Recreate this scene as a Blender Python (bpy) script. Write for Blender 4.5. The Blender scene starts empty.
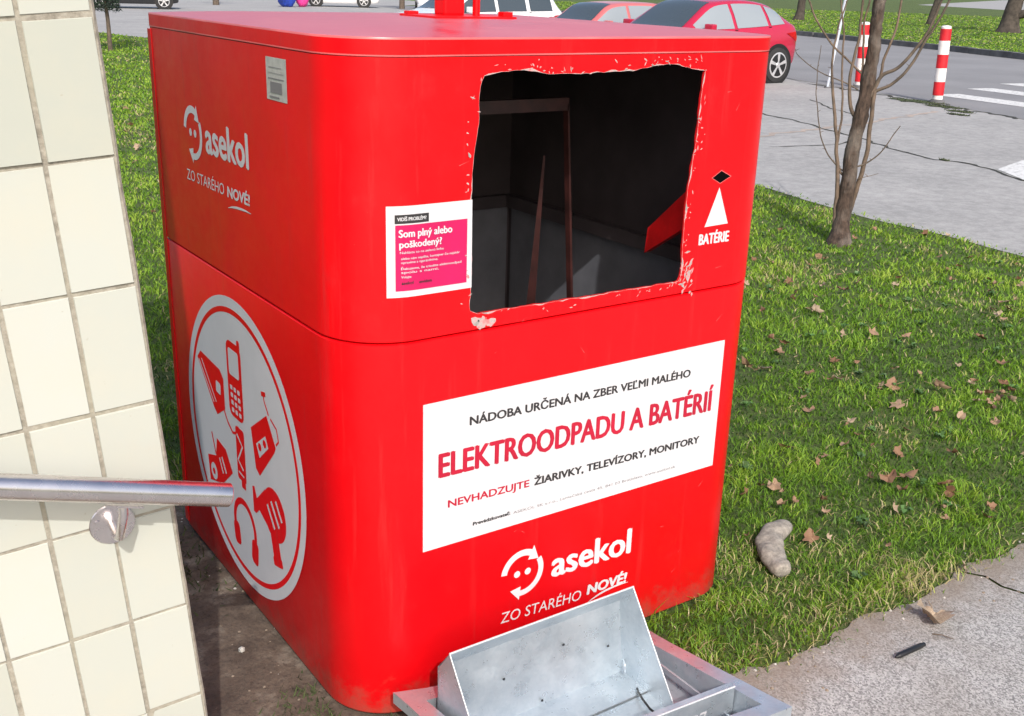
import bpy, bmesh, math, random
import numpy as np
from mathutils import Vector, Matrix, noise
from mathutils.geometry import tessellate_polygon

R = math.radians
scene = bpy.context.scene
col = scene.collection
random.seed(7)
rng = np.random.default_rng(7)

# ------------------------------------------------------------------ camera
F_PX, PITCH, ROLL, YAW = 1075.586, 0.336962, 0.0308596, 0.61125
CAM = Vector((-0.87986, -1.81068, 1.603817))
fw = Vector((math.sin(YAW)*math.cos(PITCH), math.cos(YAW)*math.cos(PITCH), -math.sin(PITCH)))
rt = Vector((math.cos(YAW), -math.sin(YAW), 0))
up = rt.cross(fw)
r2 = rt*math.cos(ROLL) + up*math.sin(ROLL)
u2 = -rt*math.sin(ROLL) + up*math.cos(ROLL)
cd = bpy.data.cameras.new('camera')
cam = bpy.data.objects.new('camera', cd)
col.objects.link(cam)
M = Matrix((r2, u2, -fw)).transposed().to_4x4()
M.translation = CAM
cam.matrix_world = M
cd.sensor_width = 36
cd.lens = F_PX/1024*36
cd.clip_start = 0.05
cd.clip_end = 3000
scene.camera = cam

# ------------------------------------------------------------------ light
SUN_EL = R(40)
sx, sy = -0.38, -0.925
nrm = math.hypot(sx, sy)
tosun = Vector((sx/nrm*math.cos(SUN_EL), sy/nrm*math.cos(SUN_EL), math.sin(SUN_EL)))
w = bpy.data.worlds.new('World')
scene.world = w
w.use_nodes = True
nt = w.node_tree
sky = nt.nodes.new('ShaderNodeTexSky')
sky.sky_type = 'NISHITA'
sky.sun_disc = False
sky.sun_elevation = SUN_EL
sky.sun_rotation = math.atan2(sx, sy)
sky.dust_density = 4.0
sky.air_density = 1.0
sky.ozone_density = 1.0
bg = nt.nodes['Background']
bg.inputs[1].default_value = 0.15
nt.links.new(sky.outputs[0], bg.inputs[0])
sl = bpy.data.lights.new('sun', 'SUN')
sl.energy = 2.4
sl.angle = R(0.55)
sl.color = (1, 0.965, 0.915)
so = bpy.data.objects.new('sun', sl)
col.objects.link(so)
so.rotation_euler = tosun.to_track_quat('Z', 'Y').to_euler()
so.location = (6, -6, 12)
scene.view_settings.view_transform = 'Standard'
scene.view_settings.look = 'None'
scene.view_settings.gamma = 1
scene.view_settings.exposure = 0.47

# ------------------------------------------------------------------ helpers
def tag(o, label=None, cat=None, group=None, kind=None):
    if label: o['label'] = label
    if cat: o['category'] = cat
    if group: o['group'] = group
    if kind: o['kind'] = kind
    return o

def empty(name, loc, label, cat, group=None, rz=0):
    o = bpy.data.objects.new(name, None)
    col.objects.link(o)
    o.location = loc
    o.rotation_euler = (0, 0, rz)
    o.empty_display_size = 0.1
    return tag(o, label, cat, group)

class MB:
    """collects faces of one mesh"""
    def __init__(s):
        s.v = []; s.f = []; s.m = []
    def add(s, verts, faces, mi=0):
        b = len(s.v)
        s.v += [tuple(p) for p in verts]
        for f in faces:
            s.f.append([b+i for i in f]); s.m.append(mi)
        return s
    def box(s, lo, hi, mi=0, mat=None):
        (x0, y0, z0), (x1, y1, z1) = lo, hi
        v = [Vector(p) for p in ((x0,y0,z0),(x1,y0,z0),(x1,y1,z0),(x0,y1,z0),(x0,y0,z1),(x1,y0,z1),(x1,y1,z1),(x0,y1,z1))]
        if mat: v = [mat @ p for p in v]
        return s.add(v, [(0,3,2,1),(4,5,6,7),(0,1,5,4),(1,2,6,5),(2,3,7,6),(3,0,4,7)], mi)
    def tube(s, pts, rad, n=8, mi=0, cap=True):
        pts = [Vector(p) for p in pts]
        rs = rad if isinstance(rad, (list, tuple)) else [rad]*len(pts)
        rings = []; prev = None
        for i, p in enumerate(pts):
            t = (pts[min(i+1, len(pts)-1)] - pts[max(i-1, 0)]).normalized()
            if prev is None:
                a = t.orthogonal().normalized()
            else:
                a = (prev - t*prev.dot(t)).normalized()
            prev = a
            b = t.cross(a)
            rings.append([p + (a*math.cos(2*math.pi*k/n) + b*math.sin(2*math.pi*k/n))*rs[i] for k in range(n)])
        v = [q for r in rings for q in r]
        f = []
        for i in range(len(pts)-1):
            for k in range(n):
                f.append((i*n+k, i*n+(k+1) % n, (i+1)*n+(k+1) % n, (i+1)*n+k))
        if cap:
            f.append(tuple(reversed(range(n)))); f.append(tuple((len(pts)-1)*n+k for k in range(n)))
        return s.add(v, f, mi)
    def build(s, name, mats, parent=None, smooth=None, bevel=None):
        me = bpy.data.meshes.new(name)
        me.from_pydata(s.v, [], s.f)
        for m in (mats if isinstance(mats, (list, tuple)) else [mats]): me.materials.append(m)
        me.polygons.foreach_set('material_index', s.m)
        me.update()
        if smooth is not None:
            me.polygons.foreach_set('use_smooth', [True]*len(me.polygons))
            me.set_sharp_from_angle(angle=R(smooth))
        o = bpy.data.objects.new(name, me)
        col.objects.link(o)
        if parent: o.parent = parent
        if bevel:
            bm = bmesh.new(); bm.from_mesh(me)
            bmesh.ops.remove_doubles(bm, verts=bm.verts, dist=1e-6)
            es = [e for e in bm.edges if len(e.link_faces) == 2 and e.calc_face_angle(0) > 0.6]
            bmesh.ops.bevel(bm, geom=es, offset=bevel, segments=2, affect='EDGES', profile=0.7, clamp_overlap=True)
            bm.to_mesh(me); bm.free()
        return o

class Mat:
    def __init__(s, name, rough=0.6, metal=0.0, spec=0.5):
        s.m = bpy.data.materials.new(name)
        s.m.use_nodes = True
        s.t = s.m.node_tree
        s.b = s.t.nodes['Principled BSDF']
        s.b.inputs['Roughness'].default_value = rough
        s.b.inputs['Metallic'].default_value = metal
        s.b.inputs['Specular IOR Level'].default_value = spec
        s.co = None
    def coord(s, kind='Object'):
        n = s.t.nodes.new('ShaderNodeTexCoord')
        return n.outputs[kind]
    def noise(s, scale, detail=4, rough=0.55, vec=None, dist=0):
        n = s.t.nodes.new('ShaderNodeTexNoise')
        n.inputs['Scale'].default_value = scale
        n.inputs['Detail'].default_value = detail
        n.inputs['Roughness'].default_value = rough
        n.inputs['Distortion'].default_value = dist
        s.t.links.new(vec or s.coord(), n.inputs['Vector'])
        return n.outputs['Fac']
    def voro(s, scale, feature='F1', out='Distance', vec=None):
        n = s.t.nodes.new('ShaderNodeTexVoronoi')
        n.feature = feature
        n.inputs['Scale'].default_value = scale
        s.t.links.new(vec or s.coord(), n.inputs['Vector'])
        return n.outputs[out]
    def ramp(s, fac, stops, interp='LINEAR'):
        n = s.t.nodes.new('ShaderNodeValToRGB')
        n.color_ramp.interpolation = interp
        e = n.color_ramp.elements
        while len(e) < len(stops): e.new(0.5)
        for i, (p, c) in enumerate(stops):
            e[i].position = p
            c = (c, c, c) if isinstance(c, (int, float)) else c
            e[i].color = (*c, 1)
        s.t.links.new(fac, n.inputs['Fac'])
        return n.outputs['Color']
    def mix(s, fac, a, b, mode='MIX'):
        n = s.t.nodes.new('ShaderNodeMix')
        n.data_type = 'RGBA'; n.blend_type = mode
        for sock, val in ((n.inputs[0], fac), (n.inputs[6], a), (n.inputs[7], b)):
            if isinstance(val, (int, float)): sock.default_value = val
            elif isinstance(val, tuple): sock.default_value = (*val, 1)
            else: s.t.links.new(val, sock)
        return n.outputs[2]
    def color(s, c):
        if isinstance(c, tuple): s.b.inputs['Base Color'].default_value = (*c, 1)
        else: s.t.links.new(c, s.b.inputs['Base Color'])
        return s
    def rough(s, c):
        s.t.links.new(c, s.b.inputs['Roughness']); return s
    def bump(s, h, strength=0.3, dist=0.01):
        n = s.t.nodes.new('ShaderNodeBump')
        n.inputs['Strength'].default_value = strength
        n.inputs['Distance'].default_value = dist
        s.t.links.new(h, n.inputs['Height'])
        s.t.links.new(n.outputs[0], s.b.inputs['Normal'])
        return s

def simple(name, c, rough=0.6, metal=0.0, spec=0.5, var=0.12, scale=8):
    m = Mat(name, rough, metal, spec)
    f = m.noise(scale, 4)
    a = tuple(x*(1-var) for x in c); b = tuple(min(1, x*(1+var)) for x in c)
    m.color(m.ramp(f, [(0.3, a), (0.7, b)]))
    return m

# ------------------------------------------------------------------ materials
m = Mat('red_paint', 0.34, 0, 0.27)
f1 = m.noise(3.0, 5); f2 = m.noise(60, 3); f3 = m.noise(9, 6, 0.7)
c = m.ramp(f1, [(0.3, (0.66, 0.002, 0.005)), (0.7, (0.74, 0.0025, 0.007))])
dirt = m.ramp(f3, [(0.60, 0.0), (0.78, 0.35)])
c = m.mix(dirt, c, (0.52, 0.02, 0.022))
mp = m.t.nodes.new('ShaderNodeMapping'); mp.inputs['Scale'].default_value = (1, 1, 0.06)
m.t.links.new(m.coord(), mp.inputs[0])
st_n = m.noise(28, 5, 0.7, mp.outputs[0])
c = m.mix(m.ramp(st_n, [(0.56, 0.0), (0.74, 0.45)]), c, (0.50, 0.03, 0.03))
c = m.mix(m.ramp(m.noise(140, 3, 0.7), [(0.70, 0.0), (0.76, 0.6)]), c, (0.40, 0.05, 0.04))
sp_ = m.t.nodes.new('ShaderNodeSeparateXYZ'); m.t.links.new(m.coord(), sp_.inputs[0])
ma = m.t.nodes.new('ShaderNodeMath'); ma.operation = 'MULTIPLY_ADD'; ma.inputs[1].default_value = -0.30
m.t.links.new(m.noise(22, 6, 0.75), ma.inputs[0]); m.t.links.new(sp_.outputs[2], ma.inputs[2])
mr = m.t.nodes.new('ShaderNodeMapRange'); mr.inputs[1].default_value = -0.16; mr.inputs[2].default_value = -0.06; mr.inputs[3].default_value = 0.6; mr.inputs[4].default_value = 0.0
m.t.links.new(ma.outputs[0], mr.inputs[0])
c = m.mix(mr.outputs[0], c, (0.28, 0.10, 0.07))
m.color(c).rough(m.ramp(f3, [(0.3, 0.30), (0.8, 0.52)]))
m.bump(m.noise(3.2, 3, 0.5), 0.10, 0.035)
RED = m.m
m = Mat('red_paint_lid_sky_sheen', 0.42, 0, 0.8)
f1 = m.noise(6, 6, 0.65)
c = m.ramp(f1, [(0.35, (0.52, 0.05, 0.075)), (0.7, (0.55, 0.15, 0.18))])  # greyed pink base paints the grazing sky reflection on the lid top
m.color(c).rough(m.ramp(f1, [(0.3, 0.3), (0.75, 0.5)]))
REDLID = m.m
PALE_EDGE = simple('red_wear_and_highlight', (0.72, 0.13, 0.13), 0.35, var=0.3, scale=5).m  # pale tone paints the lid edge highlight; also used for scratches and slot edge
WHITE = simple('white_vinyl', (0.58, 0.58, 0.60), 0.35, var=0.04).m
INKRED = simple('red_print', (0.42, 0.006, 0.03), 0.4).m
INKBLACK = simple('black_print', (0.03, 0.028, 0.03), 0.4).m
HOLE = simple('slot_hole_black', (0.004, 0.004, 0.004), 0.9, spec=0.0).m
INKGREY = simple('grey_print', (0.20, 0.19, 0.20), 0.4).m
MAGENTA = simple('magenta_print', (0.50, 0.006, 0.09), 0.4, var=0.08).m
SILVER = simple('silver_label', (0.55, 0.55, 0.52), 0.4, 0.3, scale=60).m
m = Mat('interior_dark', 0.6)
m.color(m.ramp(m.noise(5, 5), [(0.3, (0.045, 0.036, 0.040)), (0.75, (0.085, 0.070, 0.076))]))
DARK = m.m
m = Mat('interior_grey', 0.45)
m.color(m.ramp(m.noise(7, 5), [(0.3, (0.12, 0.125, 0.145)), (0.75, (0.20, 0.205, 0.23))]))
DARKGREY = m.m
BROWNRED = simple('rusty_red_bar', (0.032, 0.009, 0.008), 0.5, var=0.5, scale=20).m
m = Mat('chipped_metal', 0.5, 0.25)
m.color(m.ramp(m.noise(60, 4), [(0.38, (0.34, 0.32, 0.30)), (0.5, (0.55, 0.42, 0.41)), (0.62, (0.66, 0.24, 0.24))]))
CHIP = m.m
DARKRED = simple('inner_red_paint', (0.62, 0.008, 0.010), 0.45, var=0.3, scale=12).m
m = Mat('galvanised', 0.38, 0.68, 0.5)
vc0 = m.voro(140, 'F1', 'Color'); bwn = m.t.nodes.new('ShaderNodeRGBToBW'); m.t.links.new(vc0, bwn.inputs[0]); vc = bwn.outputs[0]
f = m.noise(8, 6, 0.6)
base = m.ramp(f, [(0.3, (0.42, 0.48, 0.53)), (0.7, (0.62, 0.67, 0.71))])
sp = m.mix(0.07, base, vc, 'OVERLAY')
m.color(sp).rough(m.ramp(m.noise(22, 6, 0.7), [(0.35, 0.24), (0.7, 0.50)]))
m.bump(m.noise(6, 2), 0.06, 0.02)
GALV = m.m
m = Mat('galvanised_white_edge', 0.35, 0.3)
m.color((0.62, 0.64, 0.66))
GEDGE = m.m
m = Mat('tile_glaze', 0.16, 0, 0.5)
gi = m.t.nodes.new('ShaderNodeNewGeometry')
tint = m.ramp(gi.outputs['Random Per Island'], [(0.0, (0.415, 0.428, 0.38)), (0.35, (0.455, 0.468, 0.42)), (0.7, (0.47, 0.482, 0.435)), (1.0, (0.50, 0.512, 0.47))])
spot = m.ramp(m.noise(90, 2), [(0.74, 0.0), (0.80, 0.5)])
smu = m.ramp(m.noise(6, 6, 0.7), [(0.45, 0.0), (0.8, 0.28)])
c = m.mix(smu, tint, (0.55, 0.50, 0.38))
c = m.mix(spot, c, (0.35, 0.30, 0.22))
m.color(c); m.bump(m.noise(10, 2), 0.04, 0.01)
TILE = m.m
m = Mat('tile_mortar', 0.9)
f = m.noise(70, 5, 0.7); g = m.noise(8, 4)
c = m.ramp(f, [(0.3, (0.19, 0.17, 0.135)), (0.7, (0.40, 0.37, 0.31))])
c = m.mix(m.ramp(g, [(0.45, 0.0), (0.65, 0.6)]), c, (0.33, 0.31, 0.24))
m.color(c).bump(f, 0.6, 0.004)
MORTAR = m.m
m = Mat('brushed_steel', 0.30, 1.0)
mp = m.t.nodes.new('ShaderNodeMapping'); mp.inputs['Scale'].default_value = (3, 3, 3)
m.t.links.new(m.coord(), mp.inputs[0])
f = m.noise(8, 3, 0.6, mp.outputs[0])
m.color(m.ramp(f, [(0.3, (0.66, 0.62, 0.62)), (0.7, (0.73, 0.69, 0.69))])).rough(m.ramp(f, [(0.3, 0.24), (0.7, 0.30)]))
STEEL = m.m

m = Mat('lawn_soil', 0.95)
f = m.noise(0.6, 6, 0.6); g = m.noise(40, 5, 0.7); h = m.noise(300, 3, 0.7)
c = m.ramp(f, [(0.3, (0.075, 0.13, 0.018)), (0.5, (0.11, 0.185, 0.025)), (0.72, (0.155, 0.225, 0.04))])
c = m.mix(m.ramp(g, [(0.35, 0.75), (0.62, 0.0)]), c, (0.045, 0.042, 0.018))
c = m.mix(m.ramp(h, [(0.4, 0.5), (0.7, 0.0)]), c, (0.03, 0.036, 0.012))
m.color(c).bump(g, 0.8, 0.03)
LAWN = m.m
m = Mat('grass_blade', 0.55, 0, 0.35)
at = m.t.nodes.new('ShaderNodeAttribute'); at.attribute_name = 'tint'
c = m.ramp(at.outputs['Fac'], [(0.0, (0.030, 0.075, 0.009)), (0.3, (0.095, 0.205, 0.016)), (0.6, (0.185, 0.335, 0.024)), (0.84, (0.32, 0.44, 0.055)), (0.9, (0.40, 0.34, 0.16)), (1.0, (0.50, 0.42, 0.25))])
m.color(c)
m.b.inputs['Transmission Weight'].default_value = 0.0
tr = m.t.nodes.new('ShaderNodeBsdfTranslucent'); m.t.links.new(c, tr.inputs[0])
mx = m.t.nodes.new('ShaderNodeMixShader'); mx.inputs[0].default_value = 0.3
m.t.links.new(m.b.outputs[0], mx.inputs[1]); m.t.links.new(tr.outputs[0], mx.inputs[2])
m.t.links.new(mx.outputs[0], m.t.nodes['Material Output'].inputs[0])
BLADE = m.m
m = Mat('terrazzo_concrete', 0.9)
f = m.noise(3.5, 5); s1 = m.voro(240, 'F1', 'Color'); s2 = m.noise(330, 3, 0.7); s3 = m.voro(95, 'F1', 'Distance')
bw = m.t.nodes.new('ShaderNodeRGBToBW'); m.t.links.new(s1, bw.inputs[0])
c = m.ramp(bw.outputs[0], [(0.2, (0.16, 0.16, 0.158)), (0.45, (0.30, 0.298, 0.292)), (0.75, (0.46, 0.455, 0.445))])
c = m.mix(m.ramp(s2, [(0.55, 0.0), (0.7, 0.8)]), c, (0.48, 0.48, 0.48))
c = m.mix(m.ramp(s2, [(0.3, 0.7), (0.42, 0.0)]), c, (0.12, 0.115, 0.11))
c = m.mix(m.ramp(f, [(0.35, 0.35), (0.6, 0.0)]), c, (0.22, 0.20, 0.17))
sx_ = m.t.nodes.new('ShaderNodeSeparateXYZ'); m.t.links.new(m.coord(), sx_.inputs[0])
ad = m.t.nodes.new('ShaderNodeMath'); ad.operation = 'MULTIPLY_ADD'; ad.inputs[1].default_value = 0.30
m.t.links.new(m.noise(9, 6, 0.7), ad.inputs[0]); m.t.links.new(sx_.outputs[1], ad.inputs[2])
mr = m.t.nodes.new('ShaderNodeMapRange'); mr.inputs[1].default_value = -0.34; mr.inputs[2].default_value = -0.16; mr.inputs[4].default_value = 0.75
m.t.links.new(ad.outputs[0], mr.inputs[0])
c = m.mix(mr.outputs[0], c, (0.20, 0.155, 0.115))
m.color(c).bump(s2, 0.5, 0.004)
PAVE = m.m
m = Mat('forecourt_concrete', 0.88)
f = m.noise(0.7, 6, 0.6); g = m.noise(90, 4, 0.7); h = m.noise(0.18, 3)
c = m.ramp(f, [(0.3, (0.305, 0.30, 0.295)), (0.7, (0.43, 0.42, 0.41))])
c = m.mix(m.ramp(g, [(0.35, 0.4), (0.6, 0.0)]), c, (0.19, 0.19, 0.19))
c = m.mix(m.ramp(h, [(0.4, 0.0), (0.7, 0.3)]), c, (0.34, 0.335, 0.33))
c = m.mix(m.ramp(m.noise(7, 7, 0.75), [(0.35, 0.45), (0.6, 0.0)]), c, (0.15, 0.148, 0.145))
c = m.mix(m.ramp(m.noise(14, 7, 0.8), [(0.5, 0.0), (0.75, 0.5)]), c, (0.40, 0.39, 0.38))
m.color(c).bump(g, 0.3, 0.004)
CONC = m.m
m = Mat('asphalt', 0.9)
f = m.noise(0.4, 5); g = m.noise(120, 4, 0.7)
c = m.ramp(f, [(0.3, (0.20, 0.198, 0.205)), (0.7, (0.275, 0.272, 0.28))])
c = m.mix(m.ramp(g, [(0.35, 0.45), (0.6, 0.0)]), c, (0.10, 0.10, 0.105))
m.color(c).bump(g, 0.4, 0.004)
ASPH = m.m
KERB = simple('kerb_stone', (0.10, 0.10, 0.105), 0.9, var=0.4, scale=3).m
m = Mat('dirt', 0.95)
f = m.noise(5, 6, 0.65); g = m.noise(110, 5, 0.75); h = m.noise(30, 4)
c = m.ramp(f, [(0.36, (0.065, 0.045, 0.033)), (0.52, (0.115, 0.085, 0.063)), (0.66, (0.26, 0.225, 0.18))])
c = m.mix(m.ramp(g, [(0.3, 0.7), (0.5, 0.0)]), c, (0.022, 0.015, 0.011))
c = m.mix(m.ramp(g, [(0.62, 0.0), (0.74, 0.45)]), c, (0.30, 0.26, 0.21))
m.color(c).bump(h, 0.8, 0.01)
DIRT = m.m
CRACK = simple('crack_fill', (0.035, 0.036, 0.028), 0.95, var=0.5, scale=20).m
MOSS = simple('moss_weed', (0.045, 0.06, 0.02), 0.95, var=0.6, scale=30).m
REDJOINT = simple('clay_joint', (0.36, 0.30, 0.26), 0.9, var=0.2, scale=5).m
m = Mat('road_paint', 0.8)
g = m.noise(18, 6, 0.7)
m.color(m.ramp(g, [(0.36, (0.33, 0.33, 0.33)), (0.52, (0.62, 0.62, 0.61))]))
RPAINT = m.m
m = Mat('bark', 0.9)
mp = m.t.nodes.new('ShaderNodeMapping'); mp.inputs['Scale'].default_value = (1, 1, 0.25)
m.t.links.new(m.coord(), mp.inputs[0])
f = m.noise(45, 5, 0.7, mp.outputs[0]); g = m.noise(5, 4)
c = m.ramp(f, [(0.3, (0.016, 0.010, 0.007)), (0.7, (0.11, 0.072, 0.052))])
c = m.mix(m.ramp(g, [(0.45, 0.0), (0.65, 0.6)]), c, (0.25, 0.22, 0.19))
m.color(c).bump(f, 1.0, 0.02)
BARK = m.m
TWIG = simple('twig_bark', (0.125, 0.088, 0.062), 0.8, var=0.4, scale=15).m
TWIGD = simple('twig_bark_dark', (0.10, 0.075, 0.055), 0.8, var=0.4, scale=15).m
DBARK = simple('old_bark', (0.055, 0.045, 0.036), 0.95, var=0.5, scale=6).m
BOLR = simple('bollard_red', (0.55, 0.012, 0.02), 0.45, var=0.2).m
BOLW = simple('bollard_white', (0.72, 0.70, 0.68), 0.5, var=0.12).m
m = Mat('dry_leaf', 0.7, 0, 0.3)
f = m.noise(25, 5, 0.7)
oi = m.t.nodes.new('ShaderNodeObjectInfo')
c = m.ramp(oi.outputs['Random'], [(0.0, (0.19, 0.105, 0.06)), (0.4, (0.29, 0.18, 0.115)), (0.75, (0.37, 0.265, 0.18)), (1.0, (0.46, 0.38, 0.28))])
c = m.mix(m.ramp(f, [(0.4, 0.55), (0.65, 0.0)]), c, (0.15, 0.075, 0.04))
m.color(c)
LEAF = m.m
m = Mat('stone_crust', 0.9)
f = m.noise(60, 6, 0.7); g = m.noise(12, 4)
m.color(m.ramp(f, [(0.3, (0.15, 0.135, 0.115)), (0.65, (0.35, 0.315, 0.27))])).bump(g, 0.7, 0.02)
STONE = m.m
BLACKP = simple('black_plastic', (0.012, 0.012, 0.013), 0.35).m
m = Mat('car_glass', 0.04, 0, 0.9); m.color((0.05, 0.065, 0.075)); GLASS = m.m
m = Mat('car_glass_painted_sky', 0.03, 0, 1.0); m.color((0.26, 0.29, 0.31)); GLASSL = m.m  # pale base colour stands in for sky reflected in the side windows
def carpaint(name, c, rough=0.25):
    m = Mat(name, rough, 0.0, 0.5); m.color(c)
    m.b.inputs['Coat Weight'].default_value = 0.6
    m.b.inputs['Coat Roughness'].default_value = 0.06
    return m.m
CRED = carpaint('car_red', (0.42, 0.012, 0.045)); CSAL = carpaint('car_red_bloom', (0.52, 0.13, 0.13), 0.4)  # CSAL is a red paled in its colour to imitate bloom
CWHITE = carpaint('car_white', (0.75, 0.75, 0.76)); CBLACK = carpaint('car_black', (0.02, 0.021, 0.024))
TYRE = simple('tyre_rubber', (0.022, 0.022, 0.023), 0.8).m
RIM = simple('alloy_rim', (0.62, 0.62, 0.64), 0.3, 0.5).m
LAMPR = simple('tail_lamp', (0.45, 0.005, 0.01), 0.15).m
LAMPW = simple('head_lamp', (0.75, 0.77, 0.8), 0.1, 0.3).m
BLUE = simple('blue_cloth', (0.015, 0.05, 0.36), 0.6, var=0.3).m
PINK = simple('pink_cloth', (0.65, 0.04, 0.25), 0.6, var=0.3).m
PALEPOLE = simple('pale_pole_paint', (0.50, 0.55, 0.62), 0.4).m
NEEDLE = simple('dark_needles', (0.012, 0.028, 0.012), 0.7, var=0.6, scale=12).m

# ------------------------------------------------------------------ ground
def sheet(name, poly, z, mat, kind='structure', thick=0.0, sub=None):
    b = MB()
    v = [Vector((x, y, z)) for x, y in poly]
    tris = tessellate_polygon([v])
    fs = []
    for t in tris:
        a, bb, c_ = (v[i] for i in t)
        fs.append(t if (bb-a).cross(c_-a).z > 0 else tuple(reversed(t)))
    b.add(v, fs)
    o = b.build(name, mat)
    tag(o, kind=kind)
    return o

b = MB(); S = 900
b.add([(-S, -S, 0), (S, -S, 0), (S, S, 0), (-S, S, 0)], [(0, 1, 2, 3)])
tag(b.build('ground', LAWN), kind='structure')

def jag(pts, amp, step, seed):
    out = []
    for i in range(len(pts)-1):
        a, c_ = Vector((*pts[i], 0)), Vector((*pts[i+1], 0))
        n = max(1, int((c_-a).length/step))
        d = (c_-a).normalized(); p = Vector((-d.y, d.x, 0))
        for k in range(n):
            q = a.lerp(c_, k/n)
            fq = 0.22/step
            q = q + p*amp*(noise.noise(Vector((q.x*fq*.25+seed, q.y*fq*.25, seed))) + .7*noise.noise(Vector((q.x*fq+seed, q.y*fq, seed+4))))
            out.append((q.x, q.y))
    out.append(tuple(pts[-1]))
    return out

# forecourt concrete: edge of the lawn runs along +Y
lawn_edge = [(5.4, -14), (5.75, 0), (5.82, 1.94), (5.91, 3.14), (6.11, 4.54), (6.5, 12), (7.4, 26.3), (6.9, 29.0), (3.0, 30.0), (-60, 33), (-60, 300)]
LE = jag(lawn_edge, 0.10, 0.15, 3.3)
road_near = [(11.0, -2), (12.95, 5.2), (13.53, 6.62), (14.2, 8.47), (14.6, 9.42), (14.95, 11.0), (15.4, 12.6), (17.4, 18.5), (25, 41), (30, 56)]
sheet('forecourt_pavement', LE + [(60, 300), (40, 62), (34, 60), (30, 56)] + list(reversed(road_near))[1:] + [(9.0, -14)], 0.004, CONC)
kerb_line = [(20.8, -2), (27.2, 14.6), (29.0, 19.0), (31.2, 25.6), (34, 36), (38, 58)]
sheet('road_asphalt', road_near[:-1] + [(28, 50), (30, 58), (38, 58)] + list(reversed(kerb_line))[1:], 0.008, ASPH)
b = MB()
for i in range(len(kerb_line)-1):
    a = Vector((*kerb_line[i], 0)); c_ = Vector((*kerb_line[i+1], 0))
    d = (c_-a).normalized(); n_ = Vector((d.y, -d.x, 0))
    L = (c_-a).length; k = 0.0
    while k < L-0.1:
        e = min(k+0.98, L)
        mt = Matrix(((d.x, n_.x, 0, a.x), (d.y, n_.y, 0, a.y), (0, 0, 1, 0), (0, 0, 0, 1)))
        b.box((k+0.008, 0, -0.05), (e-0.008, 0.25, 0.16+0.012*random.random()), 0, mt)
        k = e
kb = b.build('kerb', KERB); tag(kb, kind='structure')
bank = sheet('grass_bank', [(p[0]+0.24, p[1]-0.08) for p in kerb_line] + [(44, 64), (64, 300), (600, 300), (600, -30), (20.5, -30)], 0.10, LAWN)

sheet('far_path', [(116, 68), (136, 97), (420, 262), (420, 205)], 0.108, CONC)
# crossing stripes and scraps of white paint
cb = MB()
for (x0, y0) in ((15.45, 9.45), (17.2, 9.95), (18.95, 10.42), (20.7, 10.9)):
    d = Vector((-0.16, -0.987)); p = Vector((0.987, -0.16))*0.62
    a = Vector((x0, y0)); e = a + d*4.0
    cb.add([(a.x, a.y, .012), (e.x, e.y, .012), (e.x+p.x, e.y+p.y, .012), (a.x+p.x, a.y+p.y, .012)], [(0, 1, 2, 3)])
cb.add([(9.02, 4.16, .009), (8.62, 3.6, .009), (8.5, 2.6, .009), (9.3, 2.9, .009), (9.85, 4.4, .009)], [(0, 1, 2, 3, 4)])
tag(cb.build('crossing_paint', RPAINT), kind='structure')

def ribbon(b, pts, w0, z, jit=0.4, step=0.06, seed=0, mi=0):
    out = []
    for i in range(len(pts)-1):
        a, c_ = Vector(pts[i]), Vector(pts[i+1])
        n = max(1, int((c_-a).length/step))
        for k in range(n): out.append(a.lerp(c_, k/n))
    out.append(Vector(pts[-1]))
    L, Rr = [], []
    for i, q in enumerate(out):
        t = (out[min(i+1, len(out)-1)]-out[max(i-1, 0)]).normalized(); p = Vector((-t.y, t.x))
        q = q + p*w0*1.6*noise.noise(Vector((q.x*4, q.y*4, seed)))
        h = w0*(0.25+jit*abs(noise.noise(Vector((q.x*5, q.y*5, seed+5))))*2)
        L.append((q.x+p.x*h, q.y+p.y*h, z)); Rr.append((q.x-p.x*h, q.y-p.y*h, z))
    n = len(out)
    b.add(L+Rr, [(i, i+n, i+n+1, i+1) for i in range(n-1)], mi)
kb2 = MB()
ribbon(kb2, [(10.32, 8.41), (10.17, 7.67), (9.48, 6.03), (9.13, 5.37), (9.0, 4.84), (9.1, 4.43), (8.61, 3.63), (8.0, 2.6)], 0.045, .0085, seed=1)
ribbon(kb2, [(9.6, 6.3), (8.9, 6.0), (8.0, 6.2)], 0.02, .0085, seed=2)
ribbon(kb2, [(12.0, 11.0), (11.0, 9.3), (10.3, 8.4)], 0.03, .0085, seed=4)
ribbon(kb2, [(14.9, 11.6), (14.4, 9.3), (13.9, 7.9), (13.5, 6.7)], 0.10, .0095, seed=6)
ribbon(kb2, [(12.6, 9.6), (11.9, 8.6), (11.6, 7.9)], 0.03, .0085, seed=9)
tag(kb2.build('pavement_crack', CRACK), kind='structure')
jb = MB()
ribbon(jb, [(8.0, 6.7), (8.78, 6.93), (10.06, 7.09), (13.2, 7.72)], 0.10, .0068, seed=3)
tag(jb.build('pavement_joint', REDJOINT), kind='structure')
mb_ = MB()
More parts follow.
